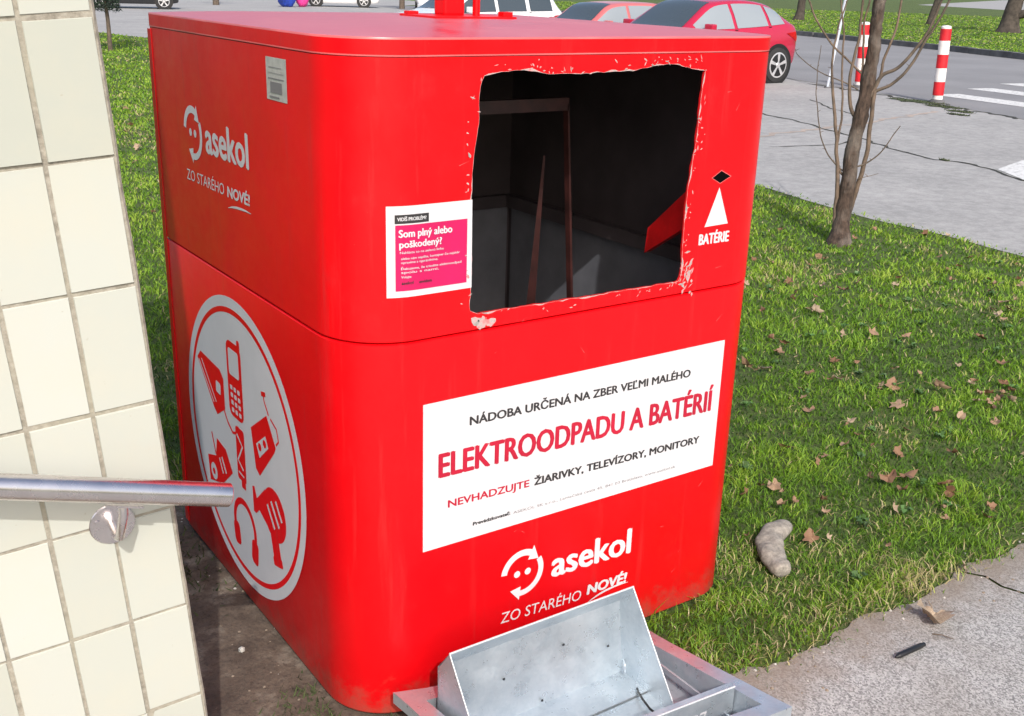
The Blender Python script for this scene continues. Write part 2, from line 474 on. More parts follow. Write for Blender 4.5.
for (x, y, r_) in ((14.15, 8.75, .34), (13.85, 8.1, .22), (13.5, 7.6, .16), (13.1, 7.35, .12), (9.02, 4.75, .04)):
    n = 14
    mb_.add([(x+r_*(0.5 if k % 2 else 1)*math.cos(2*math.pi*k/n)*(0.6+.5*random.random()), y+2.0*r_*math.sin(2*math.pi*k/n)*(0.4+.6*random.random()), .0125) for k in range(n)], [tuple(range(n))])
    for k in range(int(260*r_/.3)):
        a = random.uniform(0, 6.28); q = r_*random.random()**.5
        px, py = x+q*math.cos(a)*.7, y+1.6*q*math.sin(a); h = random.uniform(.012, .035); aa = random.uniform(0, 6.28)
        mb_.add([(px-.008*math.cos(aa), py-.008*math.sin(aa), .01), (px+.008*math.cos(aa), py+.008*math.sin(aa), .01), (px+random.uniform(-.03, .03), py+random.uniform(-.03, .03), h)], [(0, 1, 2)])
tag(mb_.build('moss_patch', MOSS), 'low dark green moss and weeds in the joints of the forecourt', 'moss', kind='stuff')

# foreground sidewalk (two slabs with an open joint) and the dirt strip by the wall
walk_edge = [(-0.1, -0.16), (0.55, -0.16), (0.80, -0.24), (0.9, -0.30), (1.05, -0.328), (1.2, -0.313), (1.36, -0.30), (1.5, -0.315), (1.75, -0.305)]
WE = jag(walk_edge, 0.032, 0.012, 1.7)
crackl = [(1.80, -0.285), (1.845, -0.35), (1.835, -0.41), (1.86, -0.475), (1.95, -0.9), (2.05, -2), (2.1, -5)]
CL = jag(crackl, 0.012, 0.03, 4.2)
sheet('sidewalk', [(-6, -5), (-6, -0.16)] + WE + CL, 0.006, PAVE)
edge2 = jag([(1.83, -0.285), (2.1, -0.318), (2.6, -0.36), (3.4, -0.45), (5.0, -0.6), (9, -1.0)], 0.032, 0.012, 2.9)
sheet('sidewalk', [(q[0]+.009, q[1]) for q in reversed(CL)] + edge2 + [(9, -5)], 0.007, PAVE)
sheet('dirt_strip', jag([(-4, -0.15), (0.5, -0.15), (0.5, 0.3), (0.35, 1.15), (0.12, 1.35), (-0.10, 1.30), (-0.5, 1.5), (-1.2, 1.3), (-4, 1.4)], 0.05, 0.06, 8.1), 0.0035, DIRT)

def walk_y(x):
    if x < 0.8: return -0.2
    pts = [(0.80, -0.24), (0.9, -0.30), (1.05, -0.328), (1.2, -0.313), (1.36, -0.30), (1.5, -0.315), (1.75, -0.305), (2.1, -0.318), (2.6, -0.36), (3.4, -0.45), (5.0, -0.6), (9, -1.0)]
    return float(np.interp(x, [p[0] for p in pts], [p[1] for p in pts]))

# ------------------------------------------------------------------ grass
NB = 760000
az = rng.uniform(R(-8), R(72), NB)
rad = 2.2*np.exp(rng.uniform(0, math.log(95/2.2), NB))
bx = CAM.x + rad*np.sin(az); by = CAM.y + rad*np.cos(az)
ley = np.array([q[1] for q in LE]); lex = np.array([q[0] for q in LE])
edge_x = np.interp(by, ley, lex)
wx = np.array([0.0, 0.80, 0.9, 1.05, 1.2, 1.36, 1.5, 1.75, 2.1, 2.6, 3.4, 5.0, 9]); wy = np.array([-.2, -.24, -.30, -.328, -.313, -.30, -.315, -.305, -.318, -.36, -.45, -.6, -1.0])
wedge = np.interp(bx, wx, wy)
fuzz = rng.normal(0, 0.02, NB)
fuzz2 = rng.normal(0, 0.05, NB)
lawn_ok = (bx < edge_x + fuzz2) & (by > wedge + fuzz) & ~((bx > -.02) & (bx < 1.175) & (by > -0.005) & (by < 1.16) & ~((bx > 1.045) & (by < .125) & (np.hypot(bx-1.045, by-.125) > .128))) & ~((bx < 0.83) & (by < 0.0))
lawn_ok &= ~((bx < 0.2) & (by < 1.3 + fuzz2)) & ~((bx < -0.2) & (by < 1.6))
kx = np.interp(by, [p[1] for p in kerb_line], [p[0] for p in kerb_line])
far_ok = (bx > kx + 0.3)
ok = lawn_ok | far_ok
bx, by, rad, far_ok = bx[ok], by[ok], rad[ok], far_ok[ok]
n = len(bx)
def vnoise(x, y, s, seed):
    xi = np.floor(x*s).astype(int); yi = np.floor(y*s).astype(int)
    fx = x*s-xi; fy = y*s-yi
    fx = fx*fx*(3-2*fx); fy = fy*fy*(3-2*fy)
    tab = np.random.default_rng(seed).random((256, 256))
    g = lambda a, c_: tab[a % 256, c_ % 256]
    return (g(xi, yi)*(1-fx)+g(xi+1, yi)*fx)*(1-fy)+(g(xi, yi+1)*(1-fx)+g(xi+1, yi+1)*fx)*fy
clump = vnoise(bx, by, 4.0, 1)*.5 + vnoise(bx, by, 13.0, 2)*.5
dry = vnoise(bx, by, 1.6, 3)*.6 + vnoise(bx, by, 6.0, 4)*.4
near_edge = np.exp(-np.maximum(0, by - np.interp(bx, wx, wy))/0.14)*(bx > .5)
tree_d = np.hypot(bx-5.05, by-2.8)
dry = dry + 0.35*np.exp(-((bx-5.4)**2+(by-2.45)**2)/.10) + 0.34*near_edge
keep = rng.random(n) < np.clip(0.30 + 1.25*clump - 0.28*near_edge, 0.08, 1)
bx, by, rad, clump, dry, far_ok = (a[keep] for a in (bx, by, rad, clump, dry, far_ok))
n = len(bx)
hgt = (0.013 + 0.030*clump**1.5*rng.uniform(.5, 1.5, n))*np.where(rad > 12, 1.3, 1.0)
hgt *= np.where(rng.random(n) < .05, 1.6, 1.0)
wid = np.maximum(0.0015, 0.00050*rad)*rng.uniform(.7, 1.4, n)
th = rng.uniform(0, 2*math.pi, n)
lean = rng.uniform(0.2, 1.4, n)*hgt
la = rng.uniform(0, 2*math.pi, n)
lx, ly = lean*np.cos(la), lean*np.sin(la)
dx, dy = np.cos(th)*wid, np.sin(th)*wid
z0 = np.where(far_ok, 0.10, 0.0)
V = np.empty((n, 5, 3))
V[:, 0] = np.stack([bx-dx, by-dy, z0], 1)
V[:, 1] = np.stack([bx+dx, by+dy, z0], 1)
V[:, 2] = np.stack([bx+dx*.8+lx*.4, by+dy*.8+ly*.4, z0+hgt*.62], 1)
V[:, 3] = np.stack([bx-dx*.8+lx*.4, by-dy*.8+ly*.4, z0+hgt*.62], 1)
V[:, 4] = np.stack([bx+lx*1.2, by+ly*1.2, z0+hgt*(1-.25*rng.random(n))], 1)
tint = np.clip(0.33 + 0.85*(clump-.45) + rng.normal(0, .15, n) + 0.12*(rad > 6), 0.0, .84)
isdry = rng.random(n) < np.clip((dry-.58)*1.5, 0.03, .7)
tint = np.where(isdry, rng.uniform(.86, 1.0, n), tint)
me = bpy.data.meshes.new('grass')
me.vertices.add(n*5); me.vertices.foreach_set('co', V.reshape(-1))
idx = np.arange(n)[:, None]*5
loops = np.concatenate([idx+np.array([0, 1, 2, 3]), idx+np.array([3, 2, 4])], 1).reshape(-1)
me.loops.add(len(loops)); me.loops.foreach_set('vertex_index', loops)
starts = np.stack([np.arange(n)*7, np.arange(n)*7+4], 1).reshape(-1)
me.polygons.add(n*2); me.polygons.foreach_set('loop_start', starts)
me.update(calc_edges=True); me.validate()
a_ = me.attributes.new('tint', 'FLOAT', 'POINT'); a_.data.foreach_set('value', np.repeat(tint, 5))
me.materials.append(BLADE)
go = bpy.data.objects.new('grass', me); col.objects.link(go)
tag(go, 'short green lawn grass with straw-coloured patches around the red container', 'grass', kind='stuff')

# ------------------------------------------------------------------ tiled wall
TW, TH = 0.1020, 0.20722
P0 = Vector((-0.45529, -0.12630, 1.54212))
e1 = Vector((0.99512644, -0.06454679, 0.07454577)); nn = Vector((0.06104594, 0.99696443, 0.04832506)); e2 = Vector((-0.07743871, -0.04353883, 0.99604599))
WM = Matrix((e1, nn, e2)).transposed()
wl = empty('tiled_wall', (-0.40, -0.06, 0), 'cream rectangular tiled wall with sandy mortar joints, left of the red container', 'wall')
bpy.context.view_layer.update()
def wpt(i, off, j): return P0 + e1*i + nn*off + e2*j
inv = lambda p: p - Vector((-0.40, -0.06, 0))
tb = MB()
rr = random.Random(3)
for i in range(-24, 0):
    for j in range(-8, 8):
        g = 0.0027
        x0, x1 = i*TW+g, (i+1)*TW-g
        z0_, z1_ = j*TH+g, (j+1)*TH-g
        dx_, dz_ = rr.uniform(-.0012, .0012), rr.uniform(-.0012, .0012)
        o0 = rr.uniform(-.0012, .0008); tl = rr.uniform(-.0015, .0015); tl2 = rr.uniform(-.0015, .0015)
        q = [(x0+dx_, z0_+dz_), (x1+dx_, z0_+dz_), (x1+dx_, z1_+dz_), (x0+dx_, z1_+dz_)]
        k = 0.0016
        qi = [(x0+dx_+k, z0_+dz_+k), (x1+dx_-k, z0_+dz_+k), (x1+dx_-k, z1_+dz_-k), (x0+dx_+k, z1_+dz_-k)]
        f_ = [o0+tl+tl2, o0-tl+tl2, o0-tl-tl2, o0+tl-tl2]
        v = [inv(wpt(a, 0.003, c_)) for a, c_ in q] + [inv(wpt(a, -0.0012+f_[t], c_)) for t, (a, c_) in enumerate(qi)]
        # pull the first ring slightly below the mortar face
        tb.add(v, [(4, 5, 6, 7), (0, 1, 5, 4), (1, 2, 6, 5), (2, 3, 7, 6), (3, 0, 4, 7)])
tb.build('tile_face', TILE, wl)
cb = MB()
# mortar core with slightly wobbling right edge
nz = 80; zs = [-8*TH + k*(16*TH)/nz for k in range(nz+1)]
fr = []; bk = []
for z in zs:
    ex_ = 0.0040 + 0.003*noise.noise(Vector((z*9, 2.2, 0)))
    fr.append(inv(wpt(ex_-.004, 0.0015, z))); bk.append((inv(wpt(ex_, 0.006, z)), inv(wpt(ex_-.002, 0.24, z))))
lf = [inv(wpt(-24*TW, 0.0015, zs[0])), inv(wpt(-24*TW, 0.0015, zs[-1]))]
verts = fr + [p[0] for p in bk] + [p[1] for p in bk]; N1 = nz+1
faces = []
for k in range(nz):
    faces += [(k, k+N1, k+1+N1, k+1), (k+N1, k+2*N1, k+1+2*N1, k+1+N1)]
cb.add(verts, faces)
L2 = [inv(wpt(-24*TW, 0.0015, z)) for z in zs] + fr
cb.add(L2, [(k, k+N1, k+1+N1, k+1) for k in range(nz)])
L3 = [inv(wpt(-24*TW, 0.24, z)) for z in zs] + [p[1] for p in bk]
cb.add(L3, [(k+1, k+1+N1, k+N1, k) for k in range(nz)])
cb.add([fr[-1], bk[-1][0], bk[-1][1], L3[nz], L2[nz]], [(0, 1, 2, 3, 4)])
cb.build('mortar_core', MORTAR, wl)

# handrail
hr = empty('handrail', (-0.494, -0.084, 0.7095), 'round brushed steel handrail on a bracket on the tiled wall', 'handrail')
hv = Vector((-0.494, -0.084, 0.7095))
A = Vector((-0.3195, -0.1819, 0.7599)); B = Vector((-0.6683, -0.1653, 0.8572))
d = (B-A).normalized(); C_ = A + d*2.2
b = MB()
rr_ = 0.0208
b.tube([A-hv, A+d*.0015-hv, A+d*.004-hv, C_-hv], [rr_*.90, rr_*.985, rr_, rr_], 40)
b.build('tube', STEEL, hr, smooth=40)
b = MB()
FC = Vector((-0.4939, -0.0836, 0.7095))
b.tube([FC+nn*.004-hv, FC-nn*.0035-hv, FC-nn*.005-hv], [.038, .038, .0365], 36)
b.build('rosette', STEEL, hr, smooth=35)
for a_ in (0.6, 2.7, 4.8):
    q = FC + (e1*math.cos(a_)+e2*math.sin(a_))*.026 - nn*.005
    rs_ = MB(); rs_.tube([q-hv, q-nn*.003-hv], [.005, .004], 10); rs_.build('screw', STEEL, hr, smooth=35)
b = MB()
TP = Vector((-0.4921, -0.1655, 0.7785))
b.tube([FC-nn*.003-hv, FC-nn*.042-e2*.004-hv, FC-nn*.068+e2*.010-hv, FC.lerp(TP, .8)-nn*.02-hv, TP-hv], [.0075]*5, 14)
b.build('bracket_arm', STEEL, hr, smooth=40)
b = MB()
mt = Matrix((d, nn, d.cross(nn))).transposed().to_4x4()
mt.translation = TP - hv
b.box((-.03, -.012, -.0045), (.03, .012, -.001), 0, mt)
b.build('saddle_plate', STEEL, hr)

# ------------------------------------------------------------------ red container
W_, D_ = 1.17, 1.155
RFL, RFR, RB = 0.15, 0.125, 0.03
ZS, ZL, H_ = 0.906, 1.464, 1.5
def ring(o=0.0, ns=14):
    pts = []
    def arc(cx, cy, r, a0, a1, n):
        for k in range(n+1):
            a = R(a0+(a1-a0)*k/n); pts.append((cx+(r+o)*math.cos(a), cy+(r+o)*math.sin(a)))
    arc(RFL, RFL, RFL, 180, 270, ns)
    arc(W_-RFR, RFR, RFR, 270, 360, ns)
    arc(W_-RB, D_-RB, RB, 0, 90, 4)
    arc(RB, D_-RB, RB, 90, 180, 4)
    return pts
NS = 14
def prof(x):
    if x < RFL: return RFL - math.sqrt(max(0, RFL**2-(RFL-x)**2))
    if x > W_-RFR: return RFR - math.sqrt(max(0, RFR**2-(x-(W_-RFR))**2))
    return 0.0
rc = empty('recycling_container', (0, 0, 0), 'tall red metal e-waste container with a torn open front and white lettering', 'recycling container')

def band(b, lv, mi=0, skip_front=False):
    """lv: list of (offset, z)"""
    n = len(ring())
    vs = []
    for o, z in lv: vs += [(x, y, z) for x, y in ring(o)]
    fs = []
    for l in range(len(lv)-1):
        for k in range(n):
            if skip_front and k == NS: continue
            fs.append((l*n+k, l*n+(k+1) % n, (l+1)*n+(k+1) % n, (l+1)*n+k))
    b.add(vs, fs, mi)
b = MB()
band(b, [(-.012, .012), (-.004, .014), (0, .02), (0, ZS-.0045), (-.003, ZS-.002), (-.02, ZS-.0015)])
b.build('lower_body', RED, rc, smooth=50)
opening = [(0.302, 1.428), (0.340, 1.434), (0.376, 1.438), (0.396, 1.437), (0.459, 1.428), (0.534, 1.427), (0.612, 1.429), (0.681, 1.430), (0.728, 1.437), (0.776, 1.443), (0.813, 1.441), (0.852, 1.431), (0.894, 1.426), (0.892, 1.414), (0.887, 1.356), (0.885, 1.281), (0.877, 1.214), (0.870, 1.157), (0.867, 1.088), (0.870, 1.017), (0.870, 0.952), (0.864, 0.942), (0.854, 0.940), (0.529, 0.942), (0.298, 0.945), (0.278, 0.953), (0.277, 0.975), (0.280, 1.031), (0.279, 1.084), (0.277, 1.187), (0.279, 1.255), (0.291, 1.336), (0.292, 1.409)]
def densify(pts, step, amp, seed):
    out = []
    for i in range(len(pts)):
        a = Vector(pts[i]); c_ = Vector(pts[(i+1) % len(pts)])
        n = max(1, int((c_-a).length/step))
        for k in range(n):
            q = a.lerp(c_, k/n)
            out.append((q.x+amp*noise.noise(Vector((q.x*40, q.y*40, seed)))+.5*amp*noise.noise(Vector((q.x*150, q.y*150, seed))), q.y+amp*noise.noise(Vector((q.x*40, q.y*40, seed+9)))+.5*amp*noise.noise(Vector((q.x*150, q.y*150, seed+9)))))
    return out
OP = densify(opening, 0.009, 0.0020, 2.0)
b = MB()
z0u = ZS+.0015
lv = [(-.02, z0u), (-.003, z0u+.0005), (.0008, z0u+.003), (.0008, ZL)]
band(b, lv, skip_front=True)
xa, xb = RFL, W_-RFR
yf = -.0008
# lower chamfer strip on the flat front
for (o0, za), (o1, zb) in zip(lv[:-1], lv[1:-1]):
    b.add([(xa, -o0, za), (xb, -o0, za), (xb, -o1, zb), (xa, -o1, zb)], [(0, 1, 2, 3)])
outer = [Vector((xa, yf, z0u+.003)), Vector((xb, yf, z0u+.003)), Vector((xb, yf, ZL)), Vector((xa, yf, ZL))]
hole = [Vector((x, yf, z)) for x, z in OP]
allv = outer + hole
tris = tessellate_polygon([[Vector((v.x, v.z, 0)) for v in outer], [Vector((v.x, v.z, 0)) for v in hole]])
fs = []
for t in tris:
    a, bb, c_ = (allv[i] for i in t)
    fs.append(t if (bb-a).cross(c_-a).y < 0 else tuple(reversed(t)))
b.add(allv, fs)
nh = len(hole)
rim2 = [Vector((v.x, yf+.005+.004*noise.noise(v*30), v.z)) for v in hole]
cx_, cz_ = 0.58, 1.18
b.add(hole+rim2, [(i, (i+1) % nh, nh+(i+1) % nh, nh+i) for i in range(nh)], 1)
b.build('upper_body', [RED, DARKRED], rc, smooth=50)
# bent lip behind the cut edge
b = MB()
lip2 = [Vector((cx_+(v.x-cx_)*1.035, v.y+.010+.006*noise.noise(v*14), cz_+(v.z-cz_)*1.015)) for v in rim2]
b.add([v for v in rim2]+lip2, [(i, (i+1) % nh, nh+(i+1) % nh, nh+i) for i in range(nh)])
b.build('folded_edge', DARKRED, rc, smooth=50)

# lid with painted highlights on its worn edges and a slightly domed top
b = MB()
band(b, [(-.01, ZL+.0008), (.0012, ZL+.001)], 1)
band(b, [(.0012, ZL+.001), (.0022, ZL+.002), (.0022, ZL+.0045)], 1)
band(b, [(.0022, ZL+.0045), (.0022, H_-.004)], 0)
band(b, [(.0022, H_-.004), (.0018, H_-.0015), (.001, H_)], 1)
n = len(ring()); prev = [(x, y, H_) for x, y in ring(.001)]
lvls = [1.0, .9, .75, .55, .3]
vs = []; ctr = (W_/2, D_/2)
for s_ in lvls:
    dz = 0.016*(1-s_**3)
    vs += [(ctr[0]+(x-ctr[0])*s_, ctr[1]+(y-ctr[1])*s_, H_+dz) for x, y in ring(.001)]
fs = []
for l in range(len(lvls)-1):
    for k in range(n): fs.append((l*n+k, l*n+(k+1) % n, (l+1)*n+(k+1) % n, (l+1)*n+k))
fs.append(tuple((len(lvls)-1)*n+k for k in range(n)))
b.add(vs, fs, 2)
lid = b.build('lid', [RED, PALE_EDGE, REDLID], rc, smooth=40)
lid['label'] = 'red lid with painted sky sheen and worn pale edges carrying painted highlights'
# lifting gear
zt = H_+.0155
b = MB(); b.box((.475, .475, zt-.004), (.705, .655, zt+.005))
b.build('mounting_plate', RED, rc, bevel=.002)
b = MB(); b.box((.545, .555, zt+.004), (.603, .605, zt+.40))
b.build('lifting_post', RED, rc, bevel=.006)
b = MB(); b.tube([(.640, .56, zt+.003), (.643, .562, zt+.40)], .0095, 14)
b.build('lifting_rod', RED, rc, smooth=40)
for lo_, hi_ in (((.672, .485, zt+.004), (.700, .510, zt+.016)), ((.482, .62, zt+.004), (.51, .645, zt+.012))):
    b = MB(); b.box(lo_, hi_); b.build('fixing_lug', RED, rc, bevel=.002)

# interior
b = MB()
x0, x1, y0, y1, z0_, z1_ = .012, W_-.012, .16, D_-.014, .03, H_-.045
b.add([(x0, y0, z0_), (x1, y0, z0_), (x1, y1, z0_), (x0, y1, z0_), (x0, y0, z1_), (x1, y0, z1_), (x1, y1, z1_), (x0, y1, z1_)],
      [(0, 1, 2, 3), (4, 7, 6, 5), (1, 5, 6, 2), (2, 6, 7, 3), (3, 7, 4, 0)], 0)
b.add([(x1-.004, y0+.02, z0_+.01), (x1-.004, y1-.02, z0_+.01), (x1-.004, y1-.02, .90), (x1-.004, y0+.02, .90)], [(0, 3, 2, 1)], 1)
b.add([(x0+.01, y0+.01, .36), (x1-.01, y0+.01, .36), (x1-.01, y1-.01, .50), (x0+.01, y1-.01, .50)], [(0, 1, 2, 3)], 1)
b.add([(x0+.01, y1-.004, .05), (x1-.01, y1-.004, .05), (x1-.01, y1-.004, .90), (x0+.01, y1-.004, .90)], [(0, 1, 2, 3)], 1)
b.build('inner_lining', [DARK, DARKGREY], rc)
b = MB()
b.box((x1-.035, y0+.01, .895), (x1-.006, y1-.01, .935))
b.box((x0+.03, y1-.035, .895), (x1-.036, y1-.006, .935))
b.build('inner_ledge', DARK, rc, bevel=.003)
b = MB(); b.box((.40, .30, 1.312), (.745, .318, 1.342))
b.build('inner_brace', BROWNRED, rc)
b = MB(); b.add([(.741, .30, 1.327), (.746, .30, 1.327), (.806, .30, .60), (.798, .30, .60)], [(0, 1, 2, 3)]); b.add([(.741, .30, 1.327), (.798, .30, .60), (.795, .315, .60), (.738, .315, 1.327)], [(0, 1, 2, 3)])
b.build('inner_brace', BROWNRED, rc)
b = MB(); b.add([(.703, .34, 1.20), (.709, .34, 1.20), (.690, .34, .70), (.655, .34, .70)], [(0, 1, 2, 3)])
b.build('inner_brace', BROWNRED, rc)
b = MB(); v = [(.97, .243, .945), (.97, .236, 1.012), (.97, .06, 1.172), (.97, .055, 1.07)]
b.add(v+[(p[0]+.02, p[1], p[2]) for p in v], [(0, 3, 2, 1), (4, 5, 6, 7), (0, 1, 5, 4), (1, 2, 6, 5), (2, 3, 7, 6), (3, 0, 4, 7)])
b.build('inner_flap', DARKRED, rc)

# ---- lettering helpers: planar meshes in (u, v), then wrapped onto a face
def txt(body, bold=0.0, shear=0.0, space=1.0):
    cu = bpy.data.curves.new('lettering', 'FONT')
    cu.body = body; cu.size = 1.0; cu.offset = bold; cu.shear = shear; cu.space_character = space
    cu.resolution_u = 3; cu.fill_mode = 'FRONT'
    o = bpy.data.objects.new('lettering_source', cu); col.objects.link(o)
    bpy.context.view_layer.update()
    dg = bpy.context.evaluated_depsgraph_get()
    me = bpy.data.meshes.new_from_object(o.evaluated_get(dg))
    v = np.array([q.co[:2] for q in me.vertices]) if len(me.vertices) else np.zeros((0, 2))
    f = [tuple(p.vertices) for p in me.polygons]
    bpy.data.objects.remove(o); bpy.data.curves.remove(cu); bpy.data.meshes.remove(me)
    return v, f
CAP = 0.727
def line(body, u0, u1, v0, cap, bold=0.0, shear=0.0, slope=0.0):
    v, f = txt(body, 0.0, shear)
    a, c_ = v[:, 0].min(), v[:, 0].max()
    U = u0+(v[:, 0]-a)/(c_-a)*(u1-u0)
    Vv = v0+v[:, 1]*cap/CAP + slope*(U-u0)
    wgt = max(0.0, bold)*cap*1.15
    if wgt < 1e-5: return list(zip(U, Vv)), f
    # heavier strokes: the same letters laid a hair apart, each layer 0.05 mm above the last
    P_, F_ = [], []
    sh_ = [(-wgt, 0), (wgt, 0), (-wgt*.5, wgt*.55), (wgt*.5, -wgt*.55), (0, 0)]
    sc = (u1-u0-2*wgt)/(u1-u0)
    for k, (du, dv) in enumerate(sh_):
        b0 = len(P_)
        P_ += [(u0+wgt+(a_-u0)*sc+du, b_+dv, k) for a_, b_ in zip(U, Vv)]
        F_ += [tuple(i+b0 for i in q) for q in f]
    return P_, F_
def front(off): return lambda u, v, k=0: (u, prof(u)-off-k*5e-5, v)
def put(name, parent, mat, items, mp, flip=False):
    b = MB()
    for ii, (vs, fs) in enumerate(items):
        v3 = [mp(p[0], p[1], (p[2] if len(p) > 2 else 0) + (ii if len(items) < 14 else ii % 14)) for p in vs]
        b.add(v3, [tuple(reversed(f)) if flip else f for f in fs])
    o = b.build(name, mat, parent)
    return o
def poly(pts):
    v = [Vector((*p, 0)) for p in pts]
    fs = []
    for t in tessellate_polygon([v]):
        a, bb, c_ = (v[i] for i in t)
        fs.append(t if (bb-a).cross(c_-a).z > 0 else tuple(reversed(t)))
    return [tuple(p) for p in pts], fs
def annulus(cx, cy, ro, ri, a0=0, a1=360, n=64):
    vs = []
    for k in range(n+1):
        a = R(a0+(a1-a0)*k/n)
        vs += [(cx+ro*math.cos(a), cy+ro*math.sin(a)), (cx+ri*math.cos(a), cy+ri*math.sin(a))]
    return vs, [(2*k, 2*k+2, 2*k+3, 2*k+1) if (a1 > a0) != (ro < ri) else (2*k+1, 2*k+3, 2*k+2, 2*k) for k in range(n)]
def disc(cx, cy, r, n=48): return [(cx+r*math.cos(2*math.pi*k/n), cy+r*math.sin(2*math.pi*k/n)) for k in range(n)], [tuple(range(n))]
def gridrect(u0, u1, v0, v1, n=12):
    vs = [(u0+(u1-u0)*k/n, v) for v in (v0, v1) for k in range(n+1)]
    return vs, [(k, k+1, n+2+k, n+1+k) for k in range(n)]

# front information panel
o1, o2, o3 = front(.0018), front(.0026), front(.0034)
b = MB(); b.box((.166, -.0018, .417), (1.0425, -.0003, .764))
ip = b.build('information_panel', WHITE, rc)
put('lettering', ip, INKBLACK, [line('NÁDOBA URČENÁ NA ZBER VEĽMI MALÉHO', .281, .932, .6945, .0205, .05, 0, -.012)], o2)
put('lettering', ip, INKRED, [line('ELEKTROODPADU A BATÉRIÍ', .203, 1.019, .588, .058, .04, 0, -.011)], o2)
put('lettering', ip, INKRED, [line('NEVHADZUJTE', .228, .447, .510, .0185, .04, 0, -.018)], o2)
put('lettering', ip, INKBLACK, [line('ŽIARIVKY, TELEVÍZORY, MONITORY', .460, .984, .5055, .0195, .06, 0, -.019)], o2)
put('lettering', ip, INKBLACK, [line('Prevádzkovateľ:', .294, .396, .4475, .0085, .08)], o2)
put('lettering', ip, INKGREY, [line('ASEKOL SK s.r.o., Lamačská cesta 45, 841 03 Bratislava, www.asekol.sk', .404, .907, .4465, .0075, .0, 0, -.007)], o2)

# arrow-circle logo with two dots, as a pair of swept arrows
def logo(cx, cz, r, sgn=1):
    t = r*.15; it = []
    it.append(annulus(cx, cz, r, r-2*t*.9, 172, 62, 30))
    it.append(annulus(cx, cz, r, r-2*t*.8, 30, -98, 30))
    def tip(a, da, ro, ri, L):
        a = R(a); da = R(da)
        p = lambda rr, aa: (cx+rr*math.cos(aa), cz+rr*math.sin(aa))
        return poly([p(ro, a), p(ri, a), p((ro+ri)/2*.99, a+da)][::(1 if da > 0 else -1)])
    it.append(tip(64, -34, r*1.18, r*.56, 0))
    it.append(tip(-96, -34, r*1.16, r*.58, 0))
    it.append(disc(cx-r*.25, cz+.0*r, r*.145, 20)); it.append(disc(cx+r*.25, cz+.0*r, r*.145, 20))
    return it
def mir(items):   # mirror u so that text reads along -Y on the side face
    return items
put('logo_mark', rc, WHITE, logo(.437, .282, .0615), o1)
put('lettering', rc, WHITE, [line('asekol', .523, .776, .243, .0725, .042, 0, -.022)], o1)
put('lettering', rc, WHITE, [line('ZO STARÉHO', .378, .621, .162, .030, -.004, .12, -.055)], o1)
put('lettering', rc, WHITE, [line('NOVÉ!', .638, .770, .1565, .028, .07, .12, -.02)], o1)
def swoosh(pts, w_):
    vs = []; n = len(pts)
    for i, (u, v) in enumerate(pts):
        h = w_*math.sin(math.pi*(i+.35)/(n-.3))
        vs += [(u, v+h), (u, v-h)]
    return vs, [(2*k+1, 2*k+3, 2*k+2, 2*k) for k in range(n-1)]
put('underline_mark', rc, WHITE, [swoosh([(.642, .132), (.66, .139), (.68, .145), (.70, .149), (.73, .152), (.755, .152), (.775, .150)], .003)], o1)
# notice sticker left of the opening
b = MB()
vs, fs = gridrect(.089, .2785, 1.0035, 1.187, 14)
vs = [(u + (.003*noise.noise(Vector((u*30, v*30, 1))) if u > .27 else 0), v) for u, v in vs]
ns_ = put('notice_sticker', rc, WHITE, [(vs, fs)], front(.0022))
put('magenta_field', ns_, MAGENTA, [gridrect(.1055, .267, 1.0165, 1.1495, 12)], front(.0028))
put('black_strip', ns_, INKBLACK, [gridrect(.1045, .177, 1.1525, 1.170, 8)], front(.0030))
put('lettering', ns_, WHITE, [line('VIDÍŠ PROBLÉM?', .109, .171, 1.158, .0072, .03)], front(.0036))
put('lettering', ns_, WHITE, [line('Som plný alebo', .1115, .231, 1.1255, .0155, .04), line('poškodený?', .1125, .207, 1.1045, .0145, .04)], front(.0036))
sm = []
for (u0, u1, v0, t_) in ((.114, .211, 1.0925, 'Nahláste to na zelenú linku'), (.116, .249, 1.0805, 'alebo nám napíšte, kontajner čo najskôr'), (.116, .198, 1.0725, 'opravíme a vyprázdnime.'), (.116, .253, 1.0600, 'Ďakujeme, že triedite elektroodpad'), (.116, .20, 1.0525, 'spolu s nami.'), (.116, .137, 1.043, 'Volajte')):
    sm.append(line(t_, u0, u1, v0, .0050, .005))
put('lettering', ns_, WHITE, sm, front(.0036))
put('lettering', ns_, INKBLACK, [line('asekol', .117, .142, 1.030, .0065, .03), line('envidom', .155, .184, 1.0295, .0065, .03)], front(.0036))
# battery slot, arrow and word
b = MB()
b.add([o1(*p) for p in ((.946, 1.181), (.973, 1.167), (1.006, 1.181), (.974, 1.196))], [(0, 1, 2, 3)])
sb = b.build('battery_slot', HOLE, rc)
put('slot_edge', sb, PALE_EDGE, [(([(.943, 1.181), (.973, 1.1655), (1.009, 1.181), (.974, 1.198)] + [(.946, 1.181), (.973, 1.167), (1.006, 1.181), (.974, 1.196)]), [(0, 1, 5, 4), (1, 2, 6, 5), (2, 3, 7, 6), (3, 0, 4, 7)])], front(.0024))
put('arrow_mark', rc, WHITE, [poly([(.935, 1.0645), (1.012, 1.0665), (.973, 1.157)])], o1)
put('lettering', rc, WHITE, [line('BATÉRIE', .920, 1.021, 1.0225, .0265, .05)], front(.0018))
